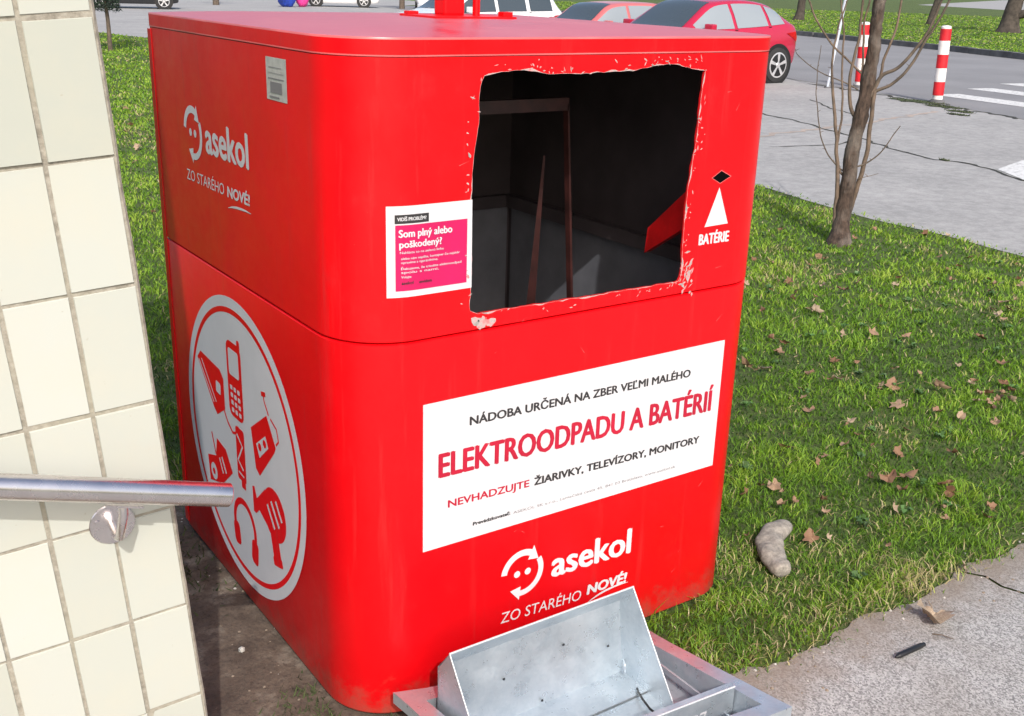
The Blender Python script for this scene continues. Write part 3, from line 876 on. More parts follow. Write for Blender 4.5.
# left face: logo and lettering read from far (+Y) to near, so u' = -y
def leftm(off): return lambda u, v, k=0: (-off-k*5e-5, -u, v)
l1, l2, l3, l4 = leftm(.0016), leftm(.0024), leftm(.0032), leftm(.0040)
put('logo_mark', rc, WHITE, logo(-.842, 1.228, .066), l1)
put('lettering', rc, WHITE, [line('asekol', -.755, -.478, 1.1935, .081, .042)], l1)
put('lettering', rc, WHITE, [line('ZO STARÉHO', -.911, -.645, 1.1045, .0285, -.004, .10, .01)], l1)
put('lettering', rc, WHITE, [line('NOVÉ!', -.626, -.483, 1.1075, .026, .07, .10, .02)], l1)
put('underline_mark', rc, WHITE, [swoosh([(-.625, 1.081), (-.60, 1.087), (-.57, 1.091), (-.54, 1.093), (-.51, 1.094), (-.48, 1.093)], .003)], l1)
sk = put('serial_sticker', rc, SILVER, [gridrect(-.356, -.252, 1.359, 1.4445, 2)], l1)
put('printed_box', sk, INKGREY, [gridrect(-.335, -.275, 1.374, 1.396, 2)], l2)
put('printed_line', sk, INKGREY, [gridrect(-.345, -.265, 1.4015, 1.4035, 2), gridrect(-.345, -.265, 1.413, 1.414, 2), gridrect(-.34, -.275, 1.424, 1.4255, 2), gridrect(-.34, -.29, 1.364, 1.3675, 2)], l2)

# round emblem with red pictograms of small appliances (u = .64 - y)
EC = (-.630, .461)
em = put('round_emblem', rc, WHITE, [disc(EC[0], EC[1], .394, 96)], l1)
E = lambda pts: [(EC[0]-.008+u*.95, EC[1]+.012+v*.95) for u, v in pts]
put('emblem_ring', em, RED, [annulus(EC[0], EC[1], .366, .352, 0, 360, 96)], leftm(.0020))
def rrect(cx, cy, w_, h_, ang, r_=.012, n=4):
    pts = []
    for (sx_, sy_, a0) in ((1, 1, 0), (-1, 1, 90), (-1, -1, 180), (1, -1, 270)):
        for k in range(n+1):
            a = R(a0+90*k/n)
            pts.append((sx_*(w_/2-r_)+r_*math.cos(a), sy_*(h_/2-r_)+r_*math.sin(a)))
    ca, sa = math.cos(R(ang)), math.sin(R(ang))
    return [(cx+x*ca-y*sa, cy+x*sa+y*ca) for x, y in pts]
def thick(pts, w_):
    vs = []
    for i, p in enumerate(pts):
        a = Vector(pts[max(0, i-1)]); c_ = Vector(pts[min(len(pts)-1, i+1)]); t = (c_-a).normalized(); q = Vector((-t.y, t.x))*w_/2
        vs += [(p[0]+q.x, p[1]+q.y), (p[0]-q.x, p[1]-q.y)]
    return vs, [(2*k+1, 2*k+3, 2*k+2, 2*k) for k in range(len(pts)-1)]
def ico(name, red, white=()):
    o = put(name, em, RED, [(E(v), f) for v, f in red], l2)
    if white: put('cutout_mark', em, WHITE, [(E(v), f) for v, f in white], l3)
# mobile phone
keys = []
for r_ in range(4):
    for c_ in range(3): keys.append(poly(rrect(-.034+c_*.026-.004+r_*.002, .148-r_*.021, .017, .013, 0, .003)))
ico('phone_mark', [poly(rrect(-.012, .172, .104, .215, 0, .025)), poly(rrect(.026, .280, .020, .032, 0, .008))], [poly(rrect(-.012, .222, .072, .075, 0, .008))] + keys)
# shaver / brush
ico('shaver_mark', [poly([(-.305, .155), (-.275, .180), (-.125, .170), (-.10, .150), (-.10, .062), (-.165, .025), (-.19, .04)]), thick([(-.109, .058), (-.083, .03), (-.05, .012), (-.02, .02), (-.005, .045)], .008)],
    [thick([(-.29, .152), (-.185, .055)], .005), thick([(-.268, .160), (-.165, .062)], .005), poly(rrect(-.142, .112, .036, .034, -5, .006))])
# cassette player with plug cable
ico('player_mark', [poly([(.088, .078), (.20, .150), (.252, .08), (.24, .062), (.135, -.042), (.11, -.03)]), thick([(.226, .15), (.262, .135), (.272, .105), (.255, .09)], .006), thick([(.215, .155), (.19, .185), (.185, .205)], .006), thick([(.20, .206), (.172, .20)], .012)],
    [poly([(.122, .045), (.188, .090), (.205, .062), (.142, .012)])])
put('cutout_mark', em, RED, [(E(disc(.148, .045, .011, 14)[0]), [tuple(range(14))]), (E(disc(.182, .066, .011, 14)[0]), [tuple(range(14))])], l4)
# game handheld in the middle
ico('handheld_mark', [poly(rrect(.002, -.035, .062, .155, 0, .010)), poly(rrect(.012, -.122, .03, .02, 0, .004))], [thick([(-.018, .02), (.02, -.005), (-.018, -.055), (.018, -.075)], .008), thick([(-.018, -.09), (.02, -.095)], .005)])
# toaster-like box with disc
ico('radio_mark', [poly([(-.27, -.137), (-.262, -.215), (-.155, -.185), (-.070, -.118), (-.115, -.065), (-.185, -.055), (-.20, -.115)]), thick([(-.20, -.11), (-.225, -.05)], .008)],
    [(disc(-.222, -.172, .026, 20)), thick([(-.15, -.10), (-.12, -.14)], .010), thick([(-.17, -.11), (-.145, -.15)], .008)])
put('cutout_mark', em, RED, [(E(disc(-.222, -.172, .010, 14)[0]), [tuple(range(14))])], l4)
# hair dryer
ico('dryer_mark', [disc(.222, -.118, .074, 32), poly([(.076, -.095), (.090, -.090), (.104, -.120), (.165, -.068), (.180, -.175), (.118, -.148), (.095, -.168), (.078, -.168)]), poly(rrect(.222, -.208, .050, .085, 14, .012)), poly(rrect(.232, -.250, .062, .026, 14, .008))],
    [thick([(.178, -.105), (.222, -.158)], .011), thick([(.205, -.085), (.252, -.142)], .011), thick([(.236, -.072), (.272, -.117)], .010)])
# headphones
hp = []
for k in range(17):
    a = R(200 - 215*k/16); hp.append((.003+.075*math.cos(a), -.252+.075*math.sin(a)))
ico('headphone_mark', [thick(hp, .019), poly(rrect(-.060, -.296, .046, .070, 8, .016)), poly(rrect(.070, -.300, .046, .074, -8, .016))])

# chipped paint round the torn opening, bare patch and scratches
b = MB()
rc_ = random.Random(11)
def blob(u, v, r_, off=.0016, el=1.0):
    n = rc_.randint(6, 10); a0 = rc_.uniform(0, 6.28); an = rc_.uniform(0, 3.14)
    pts = []
    for k in range(n):
        a = 2*math.pi*k/n; q = r_*rc_.uniform(.6, 1.1)
        x, y = q*math.cos(a)*el, q*math.sin(a)
        pts.append((u+x*math.cos(an)-y*math.sin(an), v+x*math.sin(an)+y*math.cos(an)))
    pts.sort(key=lambda p: math.atan2(p[1]-v, p[0]-u))
    b.add([front(off)(*p) for p in pts], [tuple(range(n))])
def inside(u, v):
    c_ = False
    for i in range(len(OP)):
        (x1_, y1_), (x2_, y2_) = OP[i], OP[i-1]
        if (y1_ > v) != (y2_ > v) and u < (x2_-x1_)*(v-y1_)/(y2_-y1_)+x1_: c_ = not c_
    return c_
no = len(OP); q0, q1 = [], []
for i, (u, v) in enumerate(OP):
    a_, c_ = Vector(OP[i-1]), Vector(OP[(i+1) % no]); t_ = (c_-a_).normalized(); nr = Vector((-t_.y, t_.x))
    if nr.dot(Vector((u-cx_, v-cz_))) < 0: nr = -nr
    wv = max(0.0, noise.noise(Vector((u*23, v*23, 4)))-.02)*.010 + max(0.0, noise.noise(Vector((u*110, v*110, 7))))*.0025
    if u > .84: wv *= 1.25
    if u < .30: wv *= .7
    q0.append((u, v)); q1.append((u+nr.x*(wv+.0004), v+nr.y*(wv+.0004)))
b.add([front(.0013)(*p) for p in q0]+[front(.0013)(*p) for p in q1], [(i, (i+1) % no, (i+1) % no+no, i+no) for i in range(no)])
def sliver(u, v, L_, w_, an, off=.0015):
    p = Vector((math.cos(an), math.sin(an)))*L_; q = Vector((-math.sin(an), math.cos(an)))*w_
    pts = [(u-p.x, v-p.y), (u-p.x*.2-q.x, v-p.y*.2-q.y), (u+p.x*.5-q.x*.6, v+p.y*.5-q.y*.6), (u+p.x, v+p.y), (u+p.x*.1+q.x, v+p.y*.1+q.y)]
    b.add([front(off)(*z) for z in pts], [(0, 1, 2, 3, 4)])
for i, (u, v) in enumerate(OP):
    right_, top_ = u > .84, v > 1.41
    for t in range(2):
        if rc_.random() < (.40 if right_ else (.32 if top_ else .09)):
            d_ = abs(rc_.gauss(0, .012))
            uu = u + (d_ if right_ else (-d_ if u < .30 else rc_.gauss(0, .008)))
            vv = v + (d_*.9 if top_ else (-d_*.8 if v < .96 else rc_.gauss(0, .006)))
            if not inside(uu, vv): sliver(uu, vv, rc_.uniform(.0015, .007), rc_.uniform(.0006, .0018), rc_.gauss(.3, .9), .0015+.0001*t)
for k in range(34):
    uu, vv = rc_.gauss(.889, .009), rc_.gauss(.952, .022)
    if not inside(uu, vv): sliver(uu, vv, rc_.uniform(.004, .012), rc_.uniform(.001, .004), rc_.gauss(1.1, .6), .0017+.00005*k)
for k in range(9): blob(.312+rc_.gauss(0, .012), .9215+rc_.gauss(0, .004), rc_.uniform(.007, .014), .00145+.00005*k, 1.3)
for k in range(14): blob(rc_.gauss(.313, .022), rc_.gauss(.922, .010), rc_.uniform(.001, .004), .0014+.00005*k, 1.4)
for k in range(14): sliver(rc_.gauss(.80, .035), rc_.gauss(1.4515, .004), rc_.uniform(.002, .006), .001, rc_.gauss(0, .5), .0016+.00005*k)
for k in range(10): sliver(rc_.uniform(.33, .84), .930+rc_.gauss(0, .004), rc_.uniform(.002, .005), .0008, rc_.gauss(.2, .5), .0016+.00005*k)
for k in range(10): blob(rc_.gauss(.268, .004), rc_.gauss(1.19, .10), rc_.uniform(.001, .0035), .0030, 2.0)
b.build('chipped_paint', CHIP, rc)
b = MB()
for k in range(26):
    u0, v0 = rc_.uniform(.2, 1.03), rc_.uniform(.03, 1.44)
    if inside(u0, v0): continue
    an = rc_.gauss(0, .9); L_ = rc_.uniform(.006, .03); wd = .0005
    p = Vector((math.cos(an), math.sin(an)))*L_; q = Vector((-math.sin(an), math.cos(an)))*wd
    b = MB(); b.add([front(.0014)(*z) for z in ((u0-q.x, v0-q.y), (u0+p.x, v0+p.y), (u0+q.x, v0+q.y))], [(0, 1, 2)])
    b.build('scratch_mark', PALE_EDGE, rc)
# back-corner strip and hinge line on the side
b = MB(); b.box((-.0025, D_-.035, .03), (.0, D_-.006, ZL-.004))
b.build('door_edge', RED, rc, bevel=.0015)

# ------------------------------------------------------------------ torn off metal hatch on the ground
mh = empty('metal_hatch', (.43, -.28, 0), 'galvanised steel chute hatch torn off and lying before the red container', 'metal hatch')
off_ = Vector((.43, -.28, 0))
BL, BR, FR_, FL_ = Vector((.079, -.043, .1)), Vector((.78, -.073, .05)), Vector((.778, -.556, .12)), Vector((.077, -.526, .17))
def bil(s, t): return (BL*(1-s)+BR*s)*(1-t)+(FL_*(1-s)+FR_*s)*t
b = MB()
fl = .045; fs_, ft_ = fl/.70, fl/.483
outer = [(0, 0), (1, 0), (1, 1), (0, 1)]; inner = [(fs_, ft_), (1-fs_, ft_), (1-fs_, 1-ft_), (fs_, 1-ft_)]
def loop(pts, n=10):
    out = []
    for i in range(4):
        a = Vector(pts[i]); c_ = Vector(pts[(i+1) % 4])
        for k in range(n): out.append(a.lerp(c_, k/n))
    return out
LO, LI = loop(outer), loop(inner); n = len(LO)
def P3(q, seed, amp=.004):
    p = bil(q.x, q.y); p = p + Vector((0, 0, amp*noise.noise(Vector((p.x*7, p.y*7, seed)))))
    return p
vo = [P3(q, 1) for q in LO]; vi = [P3(q, 1) for q in LI]
vo[0] = vo[0] + Vector((-.012, .0, .018)); vo[1] = vo[1] + Vector((0, 0, .004)); vo[-1] = vo[-1] + Vector((-.004, 0, .008))
vd = [p - Vector((0, 0, .004)) for p in vo]
vw = [Vector((p.x+(.43-p.x)*.02, p.y, .009)) for p in vi]
vlow = [Vector((p.x, p.y, p.z-.028)) for p in vo]
b.add([p-off_ for p in vo+vi], [(i, i+n, (i+1) % n+n, (i+1) % n) for i in range(n)])
b.add([p-off_ for p in vo+vlow], [(i, (i+1) % n, (i+1) % n+n, i+n) for i in range(n)])
b.build('flange_frame', GALV, mh, smooth=30)
b = MB()
b.add([p-off_ for p in vi+vw], [(i, i+n, (i+1) % n+n, (i+1) % n) for i in range(n)])
b.build('tray_wall', GALV, mh, smooth=30)
b = MB()
b.add([p-off_ for p in vw], [tuple(range(n))])
b.build('tray_floor', GALV, mh)
b = MB()
xr = .728
b.box((xr-.016, -.50, .030), (xr-.010, -.13, .046)); 
for f_ in range(len(b.v)): b.v[f_] = tuple(Vector(b.v[f_])-off_)
b.build('inner_rib', GALV, mh, bevel=.002)
# hopper box
def sheetbox(b, pts, th_, axis='x'):
    pass
xL, xR = .140, .645
T, Cc, B1, Fd, Fl, Fe = (-.162, .259), (-.118, .200), (-.118, .022), (-.147, .016), (-.238, .016), (-.332, .018)
for xs, sg in ((xL, -1), (xR, 1)):
    b = MB()
    prof_ = [T, Cc, (B1[0], .0100), (-.25, .0100), (-.332, .014), (-.337, .022)]
    a = [Vector((xs, y, z)) for y, z in prof_]; c_ = [Vector((xs+.0022*sg, y, z)) for y, z in prof_]
    k = len(prof_)
    b.add([p-off_ for p in a+c_], [tuple(range(k)) if sg > 0 else tuple(reversed(range(k))), tuple(reversed(range(k, 2*k))) if sg > 0 else tuple(range(k, 2*k))] + [(i, (i+1) % k, (i+1) % k+k, i+k) for i in range(k)])
    b.build('side_panel', GALV, mh)
b = MB()
b.add([Vector((x, y, z))-off_ for y, z in (T, Cc, Fd) for x in (xL, xR)], [(0, 1, 3, 2), (2, 3, 5, 4)])
b.add([Vector((x, y, z))-off_ for y, z in ((T[0], T[1]+.001), (Cc[0]+.003, Cc[1]+.001), (B1[0]+.003, B1[1])) for x in (xL-.002, xR+.002)], [(2, 3, 1, 0), (4, 5, 3, 2)])
b.build('back_panel', GALV, mh)
b = MB(); b.box((xL-.001, Fl[0], .0125), (xR+.001, Fd[0]+.012, .0165)); b.box((xL-.001, Fe[0], .0105), (xR+.001, Fl[0]-.004, .0125))
b.v = [tuple(Vector(p)-off_) for p in b.v]
b.build('floor_strip', GALV, mh)
# bright folded rims
b = MB()
b.tube([Vector((xL-.002, T[0], T[1]+.001))-off_, Vector((xR+.002, T[0], T[1]+.001))-off_], .0024, 8)
b.tube([Vector((xL-.001, T[0], T[1]))-off_, Vector((xL-.001, -.337, .022))-off_], .0016, 8)
b.tube([Vector((xR+.001, T[0], T[1]))-off_, Vector((xR+.001, -.337, .022))-off_], .0018, 8)
b.build('folded_rim', GEDGE, mh, smooth=60)
for (x, y, z) in ((.30, -.130, .118), (.47, -.126, .145), (.40, -.145, .03), (.60, -.135, .10)):
    b = MB(); b.tube([Vector((x, y-.004, z))-off_, Vector((x, y-.006, z))-off_], [.0035, .0025], 8); b.build('rivet', BLACKP, mh)
b = MB()
b.tube([Vector(p)-off_ for p in ((.640, -.150, .045), (.632, -.17, .03), (.628, -.175, .05), (.636, -.16, .06), (.641, -.15, .05))], .002, 6)
b.build('hinge_wire', GALV, mh, smooth=60)
b = MB()
b.tube([Vector(p)-off_ for p in ((.625, -.225, .022), (.612, -.245, .028), (.603, -.27, .028), (.60, -.30, .022), (.605, -.34, .018))], .0028, 8)
b.build('black_cable', BLACKP, mh, smooth=60)
b = MB()
b.tube([Vector(p)-off_ for p in ((.662, -.275, .028), (.66, -.295, .026), (.656, -.315, .02), (.655, -.34, .015))], .0028, 8)
b.build('black_cable', BLACKP, mh, smooth=60)
# divider plate with stencilled letters
b = MB()
dv = [(.18, -.395), (.728, -.432)]
v = []
for (x, y) in dv:
    v += [Vector((x, y, .012)), Vector((x, y, .116)), Vector((x+.0015, y+.014, .119)), Vector((x, y+.0025, .012))]
b.add([p-off_ for p in v], [(0, 4, 5, 1), (1, 5, 6, 2), (2, 6, 7, 3), (4, 7, 6, 5), (0, 1, 2, 3)])
dp = b.build('divider_plate', GALV, mh)
b = MB(); b.tube([v[1]-off_, v[5]-off_], .0024, 8); b.build('plate_rim', GEDGE, mh, smooth=60)
dd = Vector((.728-.18, -.432+.395, 0)).normalized(); dn = Vector((dd.y, -dd.x, 0))
vs, fs = line('LP7', .585-.18, .652-.18, .040, .042, 0)
b = MB(); b.add([Vector((.18, -.395, 0))+dd*u+dn*.0012+Vector((0, 0, vv))-off_ for u, vv in vs], fs)
b.build('lettering', WHITE, dp)

# ------------------------------------------------------------------ young bare tree
tr = empty('bare_young_tree', (4.98, 2.76, 0), 'leafless young tree with thin side shoots, on the lawn right of the container', 'tree')
to = Vector((4.98, 2.76, 0))
def smoothpath(pts, n=8):
    P = [Vector(p) for p in pts]; out = []
    for i in range(len(P)-1):
        p0 = P[max(0, i-1)]; p1 = P[i]; p2 = P[i+1]; p3 = P[min(len(P)-1, i+2)]
        for k in range(n):
            t = k/n
            out.append(.5*((2*p1)+(-p0+p2)*t+(2*p0-5*p1+4*p2-p3)*t*t+(-p0+3*p1-3*p2+p3)*t**3))
    out.append(P[-1]); return out
def lerpl(a, n): 
    return [a[0]+(a[1]-a[0])*i/(n-1) for i in range(n)]
b = MB()
tp = smoothpath([(4.965, 2.755, -.03), (4.982, 2.76, .03), (5.001, 2.774, .134), (5.036, 2.796, .363), (5.066, 2.818, .613), (5.102, 2.814, .839), (5.124, 2.815, 1.039), (5.139, 2.817, 1.258), (5.143, 2.822, 1.43), (5.146, 2.82, 1.60), (5.17, 2.83, 2.1), (5.16, 2.86, 2.7), (5.19, 2.85, 3.3)])
k = len(tp); rads = []
for i, p in enumerate(tp):
    z = p.z; r_ = .055-.010*min(1, z/.8)-.007*max(0, z-.8); r_ += .035*math.exp(-max(0, z)/.06)
    r_ *= 1+.16*noise.noise(Vector((z*9, 0, 0)))
    rads.append(max(.008, r_*(1 if z < 1.6 else max(.25, 1-(z-1.6)/2.2))))
b.tube([p-to for p in tp], rads, 14)
b.v = [tuple(Vector(p)+Vector((noise.noise(Vector(p)*28), noise.noise(Vector(p)*28+Vector((5, 0, 0))), 0))*.007+Vector((noise.noise(Vector(p)*9), noise.noise(Vector(p)*9+Vector((5, 0, 0))), 0))*.008) for p in b.v]
b.build('trunk', BARK, tr, smooth=70)
BRS = {
 'A': ([(5.11, 2.80, .93), (5.147, 2.779, .997), (5.178, 2.751, 1.098), (5.24, 2.674, 1.158), (5.318, 2.579, 1.336), (5.346, 2.546, 1.465), (5.38, 2.50, 1.70), (5.45, 2.45, 2.1)], .014, .006, TWIGD),
 'B': ([(5.11, 2.80, .91), (5.147, 2.777, .986), (5.218, 2.692, 1.048), (5.277, 2.623, 1.161), (5.33, 2.563, 1.337), (5.386, 2.49, 1.551), (5.5, 2.40, 2.0)], .012, .006, TWIGD),
 'C': ([(5.11, 2.80, .95), (5.163, 2.764, 1.043), (5.181, 2.757, 1.196), (5.216, 2.724, 1.392), (5.223, 2.719, 1.562), (5.24, 2.70, 1.95)], .010, .006, TWIG),
 'D': ([(5.03, 2.83, .47), (4.994, 2.888, .515), (4.948, 2.973, .645), (4.928, 3.032, .844), (4.923, 3.068, 1.067), (4.933, 3.073, 1.266)], .006, .002, TWIGD),
 'E': ([(5.03, 2.83, .44), (5.003, 2.874, .505), (5.007, 2.905, .673), (5.027, 2.909, .831), (5.021, 2.958, 1.162), (5.02, 2.974, 1.358), (4.996, 3.009, 1.55), (4.99, 3.03, 1.85)], .009, .004, TWIG),
 'F': ([(4.96, 2.79, .0), (4.976, 2.819, .176), (4.999, 2.854, .403), (5.003, 2.892, .583), (4.999, 2.943, .829), (4.986, 2.987, 1.027), (4.984, 3.009, 1.225), (5.002, 2.999, 1.422), (5.05, 2.95, 1.7)], .018, .003, TWIG),
 'G': ([(5.09, 2.82, .80), (5.068, 2.861, .858), (5.054, 2.895, .967), (5.06, 2.906, 1.121), (5.082, 2.896, 1.341), (5.081, 2.904, 1.555), (5.09, 2.91, 1.9)], .014, .006, TWIG),
 'H': ([(5.03, 2.81, .46), (5.035, 2.80, .497), (5.111, 2.741, .529), (5.179, 2.671, .626), (5.246, 2.613, .788)], .008, .003, TWIGD),
 'I': ([(5.12, 2.81, 1.0), (5.147, 2.784, 1.03), (5.07, 2.896, 1.144), (4.968, 3.034, 1.29), (4.903, 3.118, 1.438), (4.867, 3.162, 1.544), (4.80, 3.25, 1.75)], .008, .005, TWIG),
 'J': ([(5.08, 2.85, 1.0), (5.032, 2.933, 1.042), (4.932, 3.061, 1.1), (4.842, 3.174, 1.194), (4.826, 3.196, 1.237)], .005, .002, TWIGD),
 'K': ([(5.11, 2.82, .94), (5.101, 2.836, .971), (5.101, 2.862, 1.212), (5.097, 2.881, 1.428), (5.107, 2.87, 1.556), (5.12, 2.88, 1.9)], .009, .005, TWIG),
 'L': ([(5.02, 2.80, .40), (5.05, 2.78, .415), (5.094, 2.741, .438), (5.162, 2.66, .475)], .004, .0015, TWIG),
 'M': ([(5.06, 2.80, .10), (5.10, 2.77, .35), (5.13, 2.75, .62), (5.14, 2.765, .90), (5.15, 2.77, 1.0)], .016, .013, TWIG),
}
for nm, (pts, ra, rb, mt_) in BRS.items():
    q = smoothpath(pts); b = MB()
    q = [p + Vector((noise.noise(p*11), noise.noise(p*11+Vector((7, 0, 0))), 0))*.006 for p in q]
    b.tube([p-to for p in q], lerpl((ra, rb), len(q)), 8)
    # buds and spurs
    rb_ = random.Random(nm)
    for i in range(4, len(q)-2, 5):
        dvv = Vector((rb_.uniform(-1, 1), rb_.uniform(-1, 1), rb_.uniform(.2, 1))).normalized()
        b.tube([q[i]-to, q[i]+dvv*rb_.uniform(.012, .03)-to], [.0025, .001], 5)
    b.build('branch', mt_, tr, smooth=70)
def crown_twigs(parent, base, rnd, nlim, L0, r0, mat, zc, name='crown'):
    b = MB()
    def grow(p, d_, L_, r_, lev):
        pts = [p]; q = p; dd_ = d_
        for s_ in range(4):
            dd_ = (dd_ + Vector((rnd.gauss(0, .16), rnd.gauss(0, .16), rnd.gauss(.05, .1)))).normalized(); q = q + dd_*L_/4; pts.append(q)
        b.tube(pts, lerpl((r_, r_*.45), 5), 6 if lev < 2 else 4)
        if lev < 3:
            for s_ in range(4 if lev < 2 else 3):
                t = rnd.uniform(.35, 1); pp = pts[min(4, int(t*4))]
                nd = (dd_ + Vector((rnd.gauss(0, .7), rnd.gauss(0, .7), rnd.gauss(.15, .4)))).normalized()
                grow(pp, nd, L_*rnd.uniform(.5, .72), r_*.5, lev+1)
    for k in range(nlim):
        a = rnd.uniform(0, 6.28)
        grow(base + Vector((0, 0, rnd.uniform(-.15, .35)*L0)), Vector((math.cos(a)*.75, math.sin(a)*.75, rnd.uniform(.4, 1.1))).normalized(), L0*rnd.uniform(.7, 1.1), r0, 0)
    return b.build(name, mat, parent, smooth=70)
crown_twigs(tr, Vector((5.17, 2.83, 2.4))-to, random.Random(5), 6, .8, .012, TWIGD, 0)

# far bare trees
def bare_tree(loc, rt_, h, label, lean=(0, 0), seed=1, low=None):
    o = empty('bare_tree', loc, label, 'tree', 'bare trees beyond the road')
    b = MB(); pts = []; rs_ = []
    for k in range(13):
        z = h*k/12
        pts.append((lean[0]*z+.08*noise.noise(Vector((z, seed, 0))), lean[1]*z+.08*noise.noise(Vector((z, seed, 5))), z-.05)); rs_.append(rt_*(1-.45*k/12)*(1+.5*math.exp(-z/.25)))
    b.tube(pts, rs_, 12); b.build('trunk', DBARK, o, smooth=70)
    if low:
        b = MB(); q = smoothpath(low); b.tube(q, lerpl((rt_*.5, rt_*.2), len(q)), 8); b.build('limb', DBARK, o, smooth=70)
    crown_twigs(o, Vector(pts[-1]), random.Random(seed), 7, h*.7, rt_*.42, DBARK, 0)
    return o
bare_tree((45.0, 26.5, .1), .40, 3.2, 'dark thick trunked bare tree on the far lawn above the right bollard', (.12, .02), 2, [(0.1, -.1, .7), (.5, -.9, 1.0), (.8, -1.7, 1.6), (1.0, -2.3, 2.6)])
bare_tree((45.3, 38.7, .1), .22, 3.5, 'thin dark bare tree on the far lawn behind the red hatchback', (.08, -.03), 5)
bare_tree((50.0, 34.0, .1), .16, 3.5, 'slim bare tree far off between the two bollards', (.1, -.08), 8)

# ------------------------------------------------------------------ bollards
def bollard(loc, h, r_, lean, label):
    o = empty('bollard', loc, label, 'bollard', 'red and white bollards along the road edge')
    sh = Matrix(((1, 0, lean[0], 0), (0, 1, lean[1], 0), (0, 0, 1, 0), (0, 0, 0, 1)))
    segs = [(0.0, .10, 1, .92), (.10, .28, 0, 1), (.28, .46, 1, 1), (.46, .64, 0, 1), (.64, .82, 1, 1), (.82, .975, 0, 1), (.975, 1.0, 1, .9)]
    b = MB()
    for a, c_, mi, sc in segs:
        e_ = .006
        b.tube([sh @ Vector((0, 0, h*a)), sh @ Vector((0, 0, h*a+.001)), sh @ Vector((0, 0, h*c_-.001)), sh @ Vector((0, 0, h*c_))], [r_*sc]*4, 20, mi)
    b.build('post', [BOLR, BOLW], o, smooth=40)
    b = MB(); b.tube([sh @ Vector((0, 0, h)), sh @ Vector((0, 0, h+.012)), sh @ Vector((0, 0, h+.02))], [r_*.92, r_*.8, r_*.3], 20)
    b.build('cap', BOLW, o, smooth=40)
    b = MB(); b.tube([Vector((0, 0, 0)), Vector((0, 0, .03)), Vector((0, 0, .05))], [r_*1.5, r_*1.35, r_*1.05], 16); b.build('footing', KERB, o, smooth=40)
    return o
bollard((14.345, 8.57, .008), 1.13, .083, (-.025, .018), 'red and white banded bollard standing clear beside the zebra crossing')
bollard((15.2, 10.75, .008), 1.09, .083, (-.025, .018), 'red and white banded bollard half hidden behind the young tree trunk')
o = empty('thin_pole', (14.6, 10.95, .004), 'thin pale blue grey leaning pole left of the young tree trunk', 'pole')
b = MB(); b.tube([(0, 0, 0), (.10, -.06, 1.3), (.16, -.12, 2.2)], [.022, .03, .034], 10); b.build('shaft', PALEPOLE, o, smooth=40)
b = MB(); b.tube([(0, 0, 0), (0, 0, .02)], [.06, .05], 12); b.build('foot', KERB, o, smooth=40)

# ------------------------------------------------------------------ cars
def catmull(P, n):
    P = np.array(P, float); out = []
    for i in range(len(P)-1):
        p0, p1, p2, p3 = P[max(0, i-1)], P[i], P[i+1], P[min(len(P)-1, i+2)]
        for k in range(n):
            t = k/n; out.append(.5*((2*p1)+(-p0+p2)*t+(2*p0-5*p1+4*p2-p3)*t*t+(-p0+3*p1-3*p2+p3)*t**3))
    out.append(P[-1]); return np.array(out)
HATCH = [(2.10, .30, .48, .52, .50, .40), (2.06, .22, .58, .62, .70, .58), (1.85, .20, .70, .76, .82, .68), (1.45, .20, .80, .87, .87, .74), (1.0, .20, .89, .96, .885, .74), (.70, .20, .925, 1.14, .89, .70), (.30, .20, .94, 1.38, .89, .63), (-.10, .20, .95, 1.45, .89, .60), (-.70, .20, .98, 1.46, .89, .59), (-1.20, .20, 1.02, 1.40, .885, .575), (-1.52, .22, 1.05, 1.28, .87, .57), (-1.74, .25, 1.03, 1.09, .84, .62), (-1.86, .28, .88, .93, .80, .66), (-1.90, .34, .55, .60, .74, .62)]
ESTATE = [(2.10, .30, .48, .52, .55, .45), (2.06, .22, .62, .66, .72, .60), (1.85, .20, .76, .82, .80, .68), (1.45, .20, .84, .90, .83, .72), (1.0, .20, .90, .97, .84, .72), (.72, .20, .92, 1.12, .84, .69), (.35, .20, .93, 1.36, .84, .64), (-.10, .20, .94, 1.43, .84, .62), (-.70, .20, .95, 1.44, .84, .62), (-1.30, .20, .96, 1.42, .84, .62), (-1.72, .22, .97, 1.34, .83, .62), (-1.95, .25, .96, 1.08, .81, .64), (-2.05, .28, .85, .90, .78, .66), (-2.10, .34, .55, .60, .74, .62)]
